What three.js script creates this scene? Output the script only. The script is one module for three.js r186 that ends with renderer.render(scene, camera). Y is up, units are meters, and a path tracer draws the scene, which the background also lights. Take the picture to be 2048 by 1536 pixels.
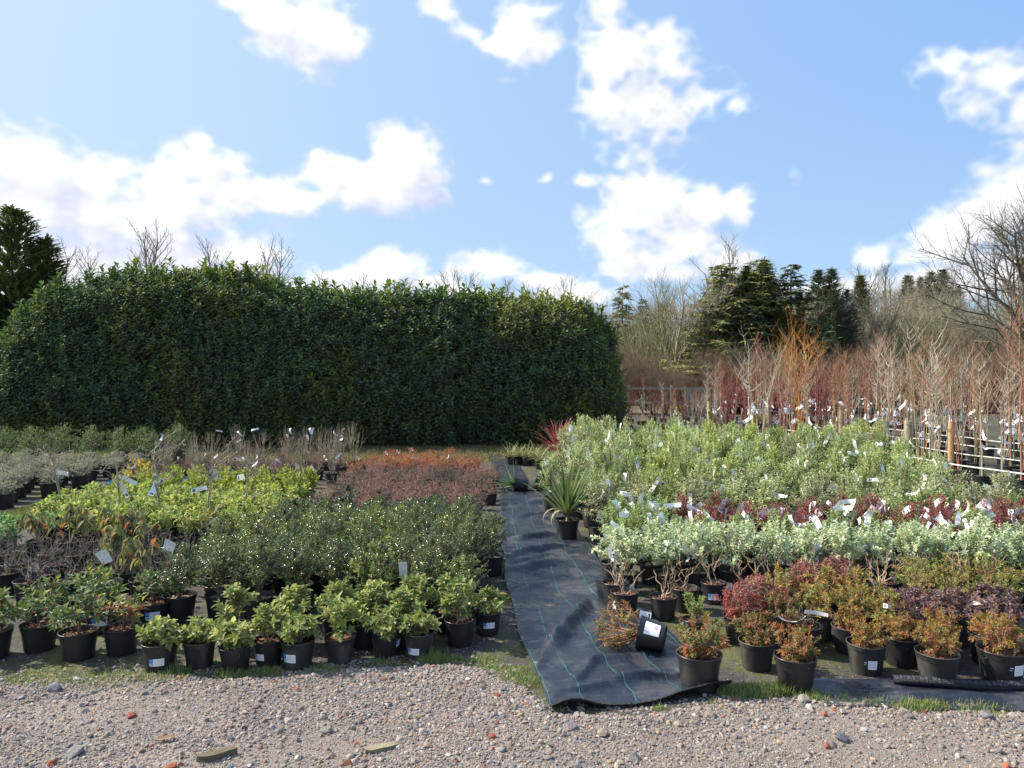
import * as THREE from 'three';
import { mergeGeometries } from 'three/addons/utils/BufferGeometryUtils.js';

// ---------- camera, sky, sun, exposure ----------
const scene = new THREE.Scene();
const camera = new THREE.PerspectiveCamera(54.86, 4 / 3, 0.05, 1500);
camera.position.set(0, 1.65, 0);
camera.rotation.x = -0.0108;
const renderer = new THREE.WebGLRenderer({ antialias: true });
renderer.toneMapping = THREE.LinearToneMapping;
renderer.toneMappingExposure = 1.74;
renderer.shadowMap.enabled = true;
const SUN_AZ = -74, SUN_EL = 40;                                   // degrees from straight ahead, and above the horizon
const rad = (a) => a * Math.PI / 180;
const sunDir = new THREE.Vector3(Math.sin(rad(SUN_AZ)) * Math.cos(rad(SUN_EL)), Math.sin(rad(SUN_EL)), -Math.cos(rad(SUN_AZ)) * Math.cos(rad(SUN_EL)));
const sun = new THREE.DirectionalLight(new THREE.Color().setRGB(1, 0.92, 0.79), 5);
sun.position.copy(sunDir).multiplyScalar(60);
sun.castShadow = true;
sun.shadow.mapSize.set(4096, 4096);
Object.assign(sun.shadow.camera, { left: -45, right: 45, top: 45, bottom: -45, near: 1, far: 160 });
scene.add(sun, sun.target);

// ---------- random numbers, noise ----------
function rng(seed) { let a = seed >>> 0; return () => { a = (a + 0x6D2B79F5) >>> 0; let t = a; t = Math.imul(t ^ (t >>> 15), t | 1); t ^= t + Math.imul(t ^ (t >>> 7), t | 61); return ((t ^ (t >>> 14)) >>> 0) / 4294967296; }; }
const LAT = new Float32Array(65536); { const r = rng(77); for (let k = 0; k < 65536; k++) LAT[k] = r(); }
const h3 = (x, y, z) => LAT[((x * 73856093) ^ (y * 19349663) ^ (z * 83492791)) & 65535];
const fade = (t) => t * t * (3 - 2 * t);
function noise3(x, y, z) {
  const X = Math.floor(x), Y = Math.floor(y), Z = Math.floor(z), u = fade(x - X), v = fade(y - Y), w = fade(z - Z);
  const L = (a, b, t) => a + (b - a) * t;
  return L(L(L(h3(X, Y, Z), h3(X + 1, Y, Z), u), L(h3(X, Y + 1, Z), h3(X + 1, Y + 1, Z), u), v), L(L(h3(X, Y, Z + 1), h3(X + 1, Y, Z + 1), u), L(h3(X, Y + 1, Z + 1), h3(X + 1, Y + 1, Z + 1), u), v), w);
}
function fbm3(x, y, z, n = 5, g = 0.5) { let s = 0, a = 1, t = 0; for (let k = 0; k < n; k++) { s += a * noise3(x, y, z); t += a; a *= g; x = x * 2.03 + 11.3; y = y * 2.03 + 5.7; z = z * 2.03 + 3.1; } return s / t; }
const wrapNoise = (x, y, p, s) => { const X = Math.floor(x), Y = Math.floor(y), u = fade(x - X), v = fade(y - Y), q = (a, b) => h3(((a % p) + p) % p, ((b % p) + p) % p, s); return (q(X, Y) * (1 - u) + q(X + 1, Y) * u) * (1 - v) + (q(X, Y + 1) * (1 - u) + q(X + 1, Y + 1) * u) * v; };
function wrapFbm(u, v, p, n, s, g = 0.55) { let a = 1, t = 0, o = 0; for (let k = 0; k < n; k++) { o += a * wrapNoise(u * p, v * p, p, s + k * 17); t += a; a *= g; p *= 2; } return o / t; }
const clamp = (x, a = 0, b = 1) => Math.min(b, Math.max(a, x));
const sstep = (a, b, x) => { const t = clamp((x - a) / (b - a)); return t * t * (3 - 2 * t); };
const mix = (a, b, t) => a + (b - a) * t;

// ---------- the sky: air and clouds by direction (azimuth from straight ahead, height), degrees ----------
{
  // [azimuth, height, half width, half height, weight]
  const clouds = [
    [-19.4, 25.3, 2.6, 1.0, 0.8], [-16.9, 24.8, 2.9, 1.7, 1], [-15.2, 24.5, 2.3, 2.0, 1], [-13.5, 23.9, 1.9, 1.2, 0.9], [-11.9, 23.6, 0.7, 0.9, 0.8],
    [-5.3, 26.1, 1.9, 1.3, 0.7], [-3.5, 24.7, 2.0, 1.2, 0.75], [-1.2, 23.9, 1.8, 1.0, 0.8], [0.7, 25.4, 2.1, 2.2, 1], [2.1, 24.2, 1.5, 1.4, 0.9], [7.5, 26.4, 2.2, 1.3, 0.5],
    [8.0, 22.6, 2.3, 2.6, 1], [6.9, 20.6, 2.0, 2.4, 0.95], [9.8, 20.1, 3.2, 3.0, 1.1], [12.1, 22.2, 1.9, 2.3, 0.95], [10.8, 18.9, 2.2, 1.7, 0.95], [14.4, 20.1, 2.5, 1.7, 0.85], [16.7, 19.3, 1.8, 0.9, 0.65],
    [2.6, 14.9, 1.3, 0.6, 0.5], [5.2, 14.6, 2.2, 0.75, 0.7], [8.2, 14.3, 1.8, 0.9, 0.7],
    [11.9, 13.2, 2.3, 1.8, 0.95], [9.4, 12.1, 3.2, 2.1, 1.05], [8.1, 10.3, 2.4, 1.9, 1], [14.1, 12.4, 2.5, 1.9, 1], [17.0, 12.5, 1.5, 1.8, 0.95], [12.3, 10.2, 4.2, 2.1, 1], [9.7, 8.8, 3.0, 1.5, 1], [15.6, 8.3, 2.4, 1.2, 0.9], [13.0, 7.8, 2.8, 0.9, 0.85],
    [20.6, 14.2, 1.0, 1.1, 0.62],
    [30.5, 20.1, 2.0, 1.5, 0.58], [32.9, 18.6, 2.6, 2.3, 0.72], [34.2, 16.6, 1.8, 1.4, 0.6], [36.5, 17.5, 2.6, 2.5, 0.8],
    [34.3, 10.9, 2.2, 1.9, 1], [32.2, 9.8, 2.8, 1.8, 1], [30.2, 9.3, 2.2, 1.6, 0.9], [25.7, 8.3, 1.6, 1.2, 0.85], [33.4, 7.4, 3.2, 1.6, 0.9], [37.5, 11.5, 3.4, 2.5, 1], [28, 8.1, 1.6, 0.8, 0.6],
    [-22.7, 16.1, 0.9, 0.9, 0.8], [-22.5, 14.5, 2.1, 1.2, 0.95], [-21.2, 12.9, 2.8, 1.1, 1], [-17.4, 13.0, 4.0, 1.0, 0.95], [-14.5, 15.8, 0.8, 0.6, 0.7], [-12.7, 14.2, 2.5, 1.5, 1], [-8.6, 17.0, 1.7, 1.4, 1], [-7.9, 15.1, 2.2, 2.1, 1.05], [-6.4, 13.5, 1.7, 1.0, 0.9], [-10.1, 13.5, 2.4, 1.1, 0.9],
    [-33.1, 13.5, 5.2, 1.9, 1.1], [-29.1, 13.8, 3.7, 1.3, 1], [-30.6, 10.9, 7.5, 2.9, 1.2], [-25.1, 11.4, 3.1, 2.2, 1.05], [-33.1, 8.2, 6.0, 2.3, 1.1], [-25.1, 8.6, 4.8, 2.2, 1.05], [-20.2, 9.0, 2.8, 1.5, 1], [-19.5, 7.9, 2.2, 1.5, 0.95], [-38, 11.5, 5, 3.5, 1.15],
    [-9.0, 8.3, 2.4, 1.3, 1], [-12.3, 7.3, 3.3, 1.0, 0.95], [-2.1, 8.2, 3.0, 1.1, 0.95], [1.8, 7.2, 3.0, 0.8, 0.9], [-6.3, 7.1, 3.0, 0.8, 0.9], [-1.8, 14.8, 0.9, 0.5, 0.5], [5, 6.2, 5, 0.9, 0.9], [24, 6.4, 5, 1.0, 0.85], [-16, 6.2, 6, 1.0, 0.95], [-4, 6, 7, 0.9, 0.9], [-28, 6.2, 9, 1.4, 1.1], [31, 6.2, 6, 1.1, 0.9],
  ];
  const r = rng(5);
  for (let k = 0; k < 46; k++) {                                     // the same broken cumulus goes on all round and overhead
    const az = 41 + r() * 278, el = 5 + 55 * Math.pow(r(), 1.5), s = 2.2 + 3.5 * r();
    for (let j = 0; j < 5; j++) clouds.push([az + (r() - 0.5) * s * 3.2 / Math.cos(rad(el)), el + (r() - 0.5) * s * 1.3, s * (0.5 + 0.5 * r()) / Math.cos(rad(el)), s * (0.35 + 0.3 * r()), 0.7 + 0.4 * r()]);
  }
  for (let k = 0; k < 6; k++) { const az = -36 + 72 * r(), el = 36 + 22 * r(); for (let j = 0; j < 4; j++) clouds.push([az + (r() - 0.5) * 8, el + (r() - 0.5) * 4, 4 + 3 * r(), 2 + 1.5 * r(), 0.9]); }
  const W = 3072, H = 1536, data = new Float32Array(W * H * 4);
  const buckets = Array.from({ length: 360 }, () => []);
  for (const c of clouds) { c[0] = ((c[0] % 360) + 540) % 360 - 180; const w = Math.ceil(c[2] * 1.9 + 3); for (let a = -w; a <= w; a++) buckets[((Math.round(c[0] + a) % 360) + 360) % 360].push(c); }
  const bufs = new Float32Array(W * (H / 2 + 8));
  const azOf = (i) => { const t = ((i + 0.5) / W - 0.5) * 2 * Math.PI; return Math.atan2(Math.cos(t), -Math.sin(t)) * 180 / Math.PI; };
  for (let j = 0; j < H / 2; j++) {
    const el = (j + 0.5) / H * 180;
    for (let i = 0; i < W; i++) {
      const az = azOf(i), list = buckets[((Math.round(az) % 360) + 360) % 360];
      let b = -1;
      for (const c of list) {
        let da = az - c[0]; if (da > 180) da -= 360; if (da < -180) da += 360;
        const q = Math.hypot(da / c[2], (el - c[1]) / c[3]), v = c[4] * 1.36 - q * 0.95; if (v > b) b = v;
      }
      if (b > -0.62) {
        const x = Math.cos(rad(el)) * Math.sin(rad(az)), y = Math.sin(rad(el)), z = Math.cos(rad(el)) * Math.cos(rad(az));
        const f = fbm3(x * 13 + 40, y * 19 + 40, z * 13 + 40, 6, 0.56), bil = 1 - Math.abs(2 * fbm3(x * 30 + 9, y * 42 + 9, z * 30 + 9, 3, 0.5) - 1) * 2.2;
        b = b * 0.8 + (f - 0.5) * 1.7 + (bil - 0.5) * 0.4;
      }
      bufs[j * W + i] = b;
    }
  }
  const at = (i, j) => bufs[clamp(j, 0, H / 2 - 1) * W + ((i % W) + W) % W];
  for (let j = 0; j < H; j++) {
    const el = Math.max(0.1, (j + 0.5) / H * 180 - 90);
    for (let i = 0; i < W; i++) {
      const o = (j * W + i) * 4;
      if (j < H / 2) { data[o] = 0.16; data[o + 1] = 0.16; data[o + 2] = 0.14; data[o + 3] = 1; continue; }
      const az = azOf(i), ce = Math.cos(rad(el));
      const cg = ce * Math.sin(rad(az)) * sunDir.x + Math.sin(rad(el)) * sunDir.y - ce * Math.cos(rad(az)) * sunDir.z;
      const g = Math.acos(clamp(cg, -1, 1)) * 180 / Math.PI;
      const glow = Math.exp(-Math.pow(g / 63, 2)), hz = Math.exp(-el / 17);
      const base = [mix(0.125, 0.58, hz), mix(0.355, 0.82, hz), mix(0.89, 1.02, hz)];
      const t = clamp(glow * 0.98), au = 1.4 * Math.exp(-Math.pow(g / 14, 2));
      const pale = [0.80, 0.96, 1.05];
      let d = at(i, j - H / 2);
      const a = Math.pow(sstep(-0.06, 0.72, d), 1.1) * 0.985;
      const tow = az > SUN_AZ && az < SUN_AZ + 180 ? 1 : -1;       // towards the sun along the row
      const az1 = Math.round(14 * tow), lit = clamp(0.66 + 0.75 * (d - at(i - az1, j - H / 2 + 16)) + 0.3 * (0.75 - d));
      const cl = [mix(0.60, 1.12, lit), mix(0.66, 1.13, lit), mix(0.82, 1.16, lit)];
      for (let k = 0; k < 3; k++) { const s = mix(base[k], pale[k], t) + au; data[o + k] = 0.575 * mix(s, Math.max(cl[k], s), a); }
      data[o + 3] = 1;
    }
  }
  const tex = new THREE.DataTexture(data, W, H, THREE.RGBAFormat, THREE.FloatType);
  tex.mapping = THREE.EquirectangularReflectionMapping; tex.minFilter = tex.magFilter = THREE.LinearFilter; tex.needsUpdate = true;
  scene.background = tex; scene.environment = tex;
}

// ---------- helpers: names, meshes, things ----------
const V = (x, y, z) => new THREE.Vector3(x, y, z);
const taken = {};
const numbered = (n) => { taken[n] = (taken[n] ?? -1) + 1; return taken[n] ? `${n}_${String(taken[n]).padStart(3, '0')}` : n; };
function mesh(name, geo, mat, parent) { const m = new THREE.Mesh(geo, mat); m.name = name; m.castShadow = m.receiveShadow = true; if (parent) parent.add(m); return m; }
function struct(name, geo, mat) { const m = mesh(numbered(name), geo, mat, scene); m.userData.kind = 'structure'; return m; }
function thing(name, label, category, x = 0, d = 0, group) { const o = new THREE.Group(); o.name = numbered(name); o.position.set(x, 0, -d); o.userData = { label, category }; if (group) o.userData.group = group; scene.add(o); return o; }
function single(name, geo, mat, label, category, group) { const m = mesh(numbered(name), geo, mat, scene); m.userData = { label, category }; if (group) m.userData.group = group; return m; }
function copies(name, geo, mat, list, parent) {                       // list of [matrix, colour]
  const m = new THREE.InstancedMesh(geo, mat, list.length); m.name = name; m.castShadow = m.receiveShadow = true; m.userData.kind = 'stuff';
  list.forEach(([M, c], k) => { m.setMatrixAt(k, M); if (c) m.setColorAt(k, c); });
  (parent || scene).add(m); return m;
}
const rgb = (r, g, b) => new THREE.Color().setRGB(r, g, b);
const jitter = (c, r, s = 0.2) => { const k = 1 + (r() - 0.5) * 2 * s, h = (r() - 0.5) * s * 0.5; return [c[0] * k * (1 + h), c[1] * k, c[2] * k * (1 - h)]; };
const pick = (a, r) => a[Math.min(a.length - 1, Math.floor(r() * a.length))];

class MB {                                                            // collects triangles with vertex colours
  constructor() { this.p = []; this.c = []; this.i = []; this.t = []; }
  v(x, y, z, c, u = 0, w = 0) { this.p.push(x, y, z); this.c.push(c[0], c[1], c[2]); this.t.push(u, w); return this.p.length / 3 - 1; }
  f(a, b, c) { this.i.push(a, b, c); }
  geo(flat) { let g = new THREE.BufferGeometry(); g.setAttribute('position', new THREE.Float32BufferAttribute(this.p, 3)); g.setAttribute('color', new THREE.Float32BufferAttribute(this.c, 3)); g.setAttribute('uv', new THREE.Float32BufferAttribute(this.t, 2)); g.setIndex(this.i); if (flat) g = g.toNonIndexed(); g.computeVertexNormals(); return g; }
  get empty() { return !this.i.length; }
}
const HOLLY = [[0.14, 0.3], [0.3, 1], [0.42, 0.55], [0.58, 0.95], [0.7, 0.45], [0.82, 0.6]];
const SPRAY = [[0.1, 0.12], [0.3, 0.95], [0.38, 0.3], [0.58, 0.8], [0.66, 0.25], [0.84, 0.5]];
const _s = V(), _n = V(), _d = V();
function leaf(mb, o, dir, up, len, wid, col, shape = 0, droop = 0.15, fold = 0.22) {
  _d.copy(dir).normalize(); _s.crossVectors(_d, up); if (_s.lengthSq() < 1e-6) _s.set(1, 0, 0.3); _s.normalize(); _n.crossVectors(_s, _d);
  const P = (t, w, n) => mb.v(o.x + _d.x * len * t + _s.x * wid * w + _n.x * n, o.y + _d.y * len * t + _s.y * wid * w + _n.y * n, o.z + _d.z * len * t + _s.z * wid * w + _n.z * n, col, w + 0.5, t);
  const dr = -droop * len, fl = fold * wid;
  if (!shape) {
    const a = P(0, 0, 0), l = P(0.45, 0.5, fl), r = P(0.45, -0.5, fl), m = P(0.5, 0, 0), t = P(1, 0, dr);
    mb.f(a, m, l); mb.f(a, r, m); mb.f(l, m, t); mb.f(m, r, t); return;
  }
  const m = P(0.5, 0, dr * 0.2), a = P(0, 0, 0), t = P(1, 0, dr), L = [], R = [];
  for (const [k, w] of shape) { L.push(P(k, w / 2, fl * w + dr * k * k)); R.push(P(k, -w / 2, fl * w + dr * k * k)); }
  const ring = [a, ...R, t, ...L.reverse()];
  for (let k = 0; k < ring.length; k++) mb.f(m, ring[k], ring[(k + 1) % ring.length]);
}
function tube(mb, pts, r0, r1, sides, col) {
  let prev = null; const n = pts.length;
  for (let k = 0; k < n; k++) {
    const a = pts[Math.max(0, k - 1)], b = pts[Math.min(n - 1, k + 1)], t = V(b.x - a.x, b.y - a.y, b.z - a.z).normalize();
    const s = V().crossVectors(t, Math.abs(t.y) > 0.9 ? V(1, 0, 0.2) : V(0, 1, 0)).normalize(), q = V().crossVectors(t, s), r = mix(r0, r1, k / (n - 1)), ring = [];
    for (let j = 0; j < sides; j++) { const A = j / sides * 6.2832, c = Math.cos(A) * r, e = Math.sin(A) * r; ring.push(mb.v(pts[k].x + s.x * c + q.x * e, pts[k].y + s.y * c + q.y * e, pts[k].z + s.z * c + q.z * e, col, j / sides, k)); }
    if (prev) for (let j = 0; j < sides; j++) { const j2 = (j + 1) % sides; mb.f(prev[j], ring[j], prev[j2]); mb.f(prev[j2], ring[j], ring[j2]); }
    prev = ring;
  }
  const e = mb.v(pts[n - 1].x, pts[n - 1].y, pts[n - 1].z, col); for (let j = 0; j < sides; j++) mb.f(prev[j], e, prev[(j + 1) % sides]);
}
const bez = (a, b, c, n) => Array.from({ length: n + 1 }, (_, k) => { const t = k / n, s = 1 - t; return V(s * s * a.x + 2 * s * t * b.x + t * t * c.x, s * s * a.y + 2 * s * t * b.y + t * t * c.y, s * s * a.z + 2 * s * t * b.z + t * t * c.z); });
const along = (pts, t) => { const q = clamp(t, 0, 0.9999) * (pts.length - 1), k = Math.floor(q); return V().lerpVectors(pts[k], pts[k + 1], q - k); };

// ---------- textures and materials ----------
function texture(size, fn, srgb = true, rep = 1) {                    // fn(u, v) -> [r, g, b], 0..1
  const a = new Uint8Array(size * size * 4);
  for (let j = 0; j < size; j++) for (let i = 0; i < size; i++) { const c = fn(i / size, j / size), o = (j * size + i) * 4; a[o] = clamp(c[0]) * 255; a[o + 1] = clamp(c[1]) * 255; a[o + 2] = clamp(c[2]) * 255; a[o + 3] = 255; }
  const t = new THREE.DataTexture(a, size, size); t.wrapS = t.wrapT = THREE.RepeatWrapping; t.magFilter = THREE.LinearFilter; t.minFilter = THREE.LinearMipmapLinearFilter; t.generateMipmaps = true; if (srgb) t.colorSpace = THREE.SRGBColorSpace; t.repeat.set(rep, rep); t.needsUpdate = true; return t;
}
const grey = (f) => (u, v) => { const k = f(u, v); return [k, k, k]; };
const leafMat = (gloss, coatRough = 0.32, through = 0.35) => new THREE.MeshPhysicalMaterial({ vertexColors: true, side: THREE.DoubleSide, roughness: 0.95, transmission: through, thickness: 0, clearcoat: gloss, clearcoatRoughness: coatRough, ior: 1.4 });
const M = {
  leafSoft: leafMat(0.03, 0.5, 0.45), leafMid: leafMat(0.12, 0.4, 0.48), leafGloss: leafMat(0.62, 0.16, 0.3), needle: leafMat(0.05, 0.6, 0.2), strap: leafMat(0.15, 0.4, 0.35),
  wood: new THREE.MeshStandardMaterial({ vertexColors: true, roughness: 0.85 }),
  soil: new THREE.MeshStandardMaterial({ vertexColors: true, roughness: 0.95 }),
  stone: new THREE.MeshStandardMaterial({ roughness: 0.9 }),
  pot: new THREE.MeshPhysicalMaterial({ color: rgb(0.024, 0.024, 0.026), roughness: 0.5, bumpMap: texture(128, grey((u, v) => wrapFbm(u, v, 8, 4, 3)), false, 3), bumpScale: 0.0006, roughnessMap: texture(128, (u, v) => { const k = 0.75 + 0.5 * (wrapFbm(u, v, 5, 4, 9) - 0.5); return [k, k, k]; }, false, 2) }),
  potDusty: new THREE.MeshPhysicalMaterial({ color: rgb(1, 1, 1), roughness: 0.62, map: texture(256, (u, v) => { const k = sstep(0.5, 0.75, wrapFbm(u, v, 6, 5, 21)); return [0.16 + 0.13 * k, 0.16 + 0.12 * k, 0.165 + 0.1 * k]; }) }),
};
function printed(w, h, draw) { const c = document.createElement('canvas'); c.width = w; c.height = h; const g = c.getContext('2d'); g.fillStyle = '#f1f1f4'; g.fillRect(0, 0, w, h); draw(g); const t = new THREE.CanvasTexture(c); t.colorSpace = THREE.SRGBColorSpace; t.anisotropy = 4; return t; }
const lines = (g, x, y, w, n, step, ink = '#7d808a', h = 3) => { const r = rng(n * 31 + x); g.fillStyle = ink; for (let k = 0; k < n; k++) { let q = x; while (q < x + w) { const l = 5 + r() * 16; g.fillRect(q, y + k * step, Math.min(l, x + w - q), h); q += l + 4; } } };
const paper = (t) => new THREE.MeshPhysicalMaterial({ map: t, roughness: 0.55, side: THREE.DoubleSide, clearcoat: 0.25, clearcoatRoughness: 0.3 });
M.labelBlue = paper(printed(192, 96, (g) => { g.fillStyle = '#2f7fc2'; g.fillRect(0, 0, 58, 58); g.fillStyle = '#8fc0e6'; g.fillRect(12, 16, 30, 7); g.fillRect(12, 30, 22, 6); lines(g, 68, 14, 112, 5, 14); g.fillStyle = '#9ab8d6'; g.fillRect(0, 62, 60, 26); }));
M.labelGreen = paper(printed(192, 128, (g) => { g.fillStyle = '#3f6f3a'; g.fillRect(6, 8, 70, 108); g.fillStyle = '#8fae7a'; for (let k = 0; k < 14; k++) g.fillRect(8 + (k * 37) % 60, 12 + (k * 53) % 96, 9, 7); lines(g, 88, 14, 96, 3, 16, '#4a4d55'); lines(g, 88, 70, 96, 3, 14); }));
M.labelDark = paper(printed(192, 96, (g) => { g.fillStyle = '#20242c'; g.fillRect(0, 0, 62, 96); g.fillStyle = '#c9ccd4'; g.fillRect(12, 20, 36, 8); g.fillRect(12, 40, 24, 6); lines(g, 74, 16, 106, 5, 14); }));
M.labelPink = paper(printed(192, 160, (g) => { lines(g, 14, 14, 160, 4, 14); g.fillStyle = '#c79ad0'; g.fillRect(96, 96, 60, 44); g.fillStyle = '#e2c4e6'; g.fillRect(110, 104, 26, 18); }));
M.tag = paper(printed(64, 256, (g) => { g.fillStyle = '#3b4048'; g.fillRect(10, 196, 44, 40); g.fillStyle = '#8f97a0'; g.fillRect(18, 204, 18, 14); lines(g, 10, 90, 44, 6, 14, '#9a9cab'); }));
M.tagBlue = paper(printed(64, 256, (g) => { g.fillStyle = '#3e8fd6'; g.fillRect(0, 0, 64, 256); g.fillStyle = '#d9e8f6'; g.fillRect(10, 120, 44, 60); }));
M.tagWhite = paper(printed(64, 256, (g) => { lines(g, 10, 40, 44, 4, 15, '#a6a8b4'); lines(g, 10, 150, 44, 5, 14, '#a6a8b4'); }));

// ---------- ground, growing beds, gravel track ----------
const poly = (pts) => (x) => { if (x <= pts[0][0]) return pts[0][1]; for (let k = 1; k < pts.length; k++) if (x <= pts[k][0]) { const [a, b] = pts[k - 1], [c, d] = pts[k]; return mix(b, d, (x - a) / (c - a)); } return pts[pts.length - 1][1]; };
function sheet(x0, x1, d0, d1, nx, nd, y) {                           // a grid over the ground, uv in metres
  const mb = new MB();
  for (let j = 0; j <= nd; j++) for (let i = 0; i <= nx; i++) { const u = i / nx, v = j / nd, d = mix(d0, d1, v), x = mix(typeof x0 === 'function' ? x0(d) : x0, typeof x1 === 'function' ? x1(d) : x1, u); mb.v(x, typeof y === 'function' ? y(x, d, u, v) : y, -d, [1, 1, 1], x, d); }
  for (let j = 0; j < nd; j++) for (let i = 0; i < nx; i++) { const a = j * (nx + 1) + i, b = a + 1, c = a + nx + 1, e = c + 1; mb.f(a, b, c); mb.f(b, e, c); }
  return mb.geo();
}
const grassTex = texture(512, (u, v) => { const a = wrapFbm(u, v, 6, 6, 40), b = wrapFbm(u, v, 40, 3, 47), k = sstep(0.35, 0.65, a); return [mix(0.30, 0.42, k) * (0.7 + 0.6 * b), mix(0.36, 0.42, k) * (0.7 + 0.6 * b), mix(0.14, 0.22, k) * (0.7 + 0.6 * b)]; }, true, 0.25);
struct('ground', sheet(-700, 700, -60, 1200, 8, 8, -0.02), new THREE.MeshStandardMaterial({ map: grassTex, roughness: 1, bumpMap: grassTex, bumpScale: 0.03 }));
const bedTex = texture(1024, (u, v) => {
  const big = wrapFbm(u, v, 5, 6, 60), moss = sstep(0.5, 0.66, wrapFbm(u, v, 7, 6, 71)), silt = sstep(0.52, 0.7, wrapFbm(u, v, 9, 5, 83)), fine = wrapFbm(u, v, 120, 3, 90), crumb = sstep(0.72, 0.8, wrapFbm(u, v, 160, 2, 97));
  let c = [0.25, 0.236, 0.22];
  c = [mix(c[0], 0.40, silt * 0.55), mix(c[1], 0.375, silt * 0.55), mix(c[2], 0.335, silt * 0.55)];
  c = [mix(c[0], 0.33, moss * 0.6), mix(c[1], 0.35, moss * 0.6), mix(c[2], 0.14, moss * 0.6)];
  const k = 0.72 + 0.4 * big + 0.35 * (fine - 0.5) + 0.5 * crumb; return c.map((x) => x * k);
}, true, 0.5);
const bedBump = texture(512, grey((u, v) => wrapFbm(u, v, 12, 6, 101, 0.7)), false, 0.5);
const bedMat = new THREE.MeshStandardMaterial({ map: bedTex, roughness: 0.92, bumpMap: bedBump, bumpScale: 0.012 });
const edge = poly([[-6, 3.95], [-2.75, 3.98], [-2.13, 4.08], [-1.5, 4.04], [-1.2, 4.07], [-0.9, 4.19], [-0.35, 4.23], [-0.01, 4.12], [0.1, 3.82], [0.2, 3.6], [0.63, 3.58], [1.08, 3.72], [1.37, 3.8], [1.7, 3.74], [2, 3.66], [2.5, 3.62], [6, 3.5]]);   // where the track meets the beds, metres ahead
const bedY = (x, d) => 0.012 * (fbm3(x * 1.7, 3, d * 1.7, 3) - 0.5);
struct('growing_bed', sheet(-5.45, 9.4, 3.2, 14.2, 150, 110, bedY), bedMat);
struct('growing_bed', sheet(-13, -6.0, 7.2, 14.6, 10, 10, 0), bedMat);
struct('growing_bed', sheet(3.0, 34, 14.2, 31, 8, 8, -0.002), bedMat);
struct('grass_path', sheet((d) => -6.02, -5.43, 5, 14.4, 6, 40, (x, d) => 0.004 + 0.02 * fbm3(x * 3, 1, d * 3, 2)), new THREE.MeshStandardMaterial({ map: texture(256, (u, v) => { const a = wrapFbm(u, v, 12, 5, 140); return [0.36 + 0.3 * (a - 0.4), 0.38 + 0.3 * (a - 0.4), 0.17 + 0.15 * (a - 0.4)]; }), roughness: 1 }));

struct('woodland_floor', sheet(-60, 110, 31, 140, 6, 6, -0.006), new THREE.MeshStandardMaterial({ map: texture(256, (u, v) => { const a = wrapFbm(u, v, 10, 5, 180), b = wrapFbm(u, v, 40, 2, 190); return [0.4 * (0.6 + 0.7 * a * b * 2), 0.34 * (0.6 + 0.7 * a * b * 2), 0.23 * (0.6 + 0.7 * a * b * 2)]; }, true, 0.4), roughness: 1 }));
const gravelY = (x, d) => { const e = edge(x) + 0.07 * (fbm3(x * 5, 7, 2, 3) - 0.5); const inside = e - d; return mix(-0.025, 0.008 + 0.012 * Math.exp(-Math.pow((inside - 0.12) / 0.14, 2)) + 0.03 * (fbm3(x * 1.4, 5, d * 1.4, 3) - 0.45), sstep(-0.06, 0.1, inside)); };
const TONES = [[0.228, 0.188, 0.166], [0.266, 0.220, 0.190], [0.184, 0.158, 0.142], [0.300, 0.249, 0.208], [0.214, 0.186, 0.177], [0.157, 0.140, 0.135], [0.242, 0.186, 0.160], [0.339, 0.287, 0.240], [0.199, 0.158, 0.131]];
const gravelTex = texture(1024, (u, v) => {
  const cell = 230, X = u * cell, Y = v * cell, xi = Math.floor(X), yi = Math.floor(Y); let best = 9, id = 0, sec = 9;
  for (let a = -1; a <= 1; a++) for (let b = -1; b <= 1; b++) { const cx = ((xi + a) % cell + cell) % cell, cy = ((yi + b) % cell + cell) % cell, dx = xi + a + h3(cx, cy, 1) - X, dy = yi + b + h3(cx, cy, 2) - Y, q = dx * dx + dy * dy; if (q < best) { sec = best; best = q; id = h3(cx, cy, 3); } else if (q < sec) sec = q; }
  const c = TONES[Math.floor(id * 8.99)], dirt = sstep(0.4, 0.65, wrapFbm(u, v, 6, 5, 120)), k = 0.82 + 0.35 * h3(xi, yi, 9); 
  return [mix(c[0], 0.17, dirt * 0.6), mix(c[1], 0.145, dirt * 0.6), mix(c[2], 0.125, dirt * 0.6)].map((x) => Math.pow(x * k, 1 / 2.2));
}, true, 0.8);
struct('gravel_track', sheet(-6.2, 6.2, -3, 4.5, 240, 240, gravelY), new THREE.MeshStandardMaterial({ map: gravelTex, roughness: 0.95, bumpMap: gravelTex, bumpScale: 0.01 }));
const stoneGeo = (seed, flat = 0.62, det = 1) => { const g = new THREE.IcosahedronGeometry(1, det), p = g.attributes.position, r = rng(seed), o = [r() * 9, r() * 9, r() * 9], cuts = Array.from({ length: 5 }, () => [V(r() - 0.5, r() - 0.5, r() - 0.5).normalize(), 0.55 + 0.3 * r()]); for (let k = 0; k < p.count; k++) { const q = V(p.getX(k), p.getY(k), p.getZ(k)); q.multiplyScalar(0.75 + 0.5 * noise3(q.x * 1.3 + o[0], q.y * 1.3 + o[1], q.z * 1.3 + o[2])); for (const [n, e] of cuts) { const t = q.dot(n); if (t > e) q.addScaledVector(n, e - t); } p.setXYZ(k, q.x, q.y * flat, q.z); } g.computeVertexNormals(); return g; };
const STONES = [stoneGeo(1), stoneGeo(2, 0.5), stoneGeo(3, 0.75), stoneGeo(4, 0.45)];
const _q = new THREE.Quaternion(), _e = new THREE.Euler();
const placed = (x, y, z, sx, sy, sz, rx, ry, rz) => new THREE.Matrix4().compose(V(x, y, z), _q.clone().setFromEuler(_e.set(rx, ry, rz)), V(sx, sy, sz));
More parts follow.
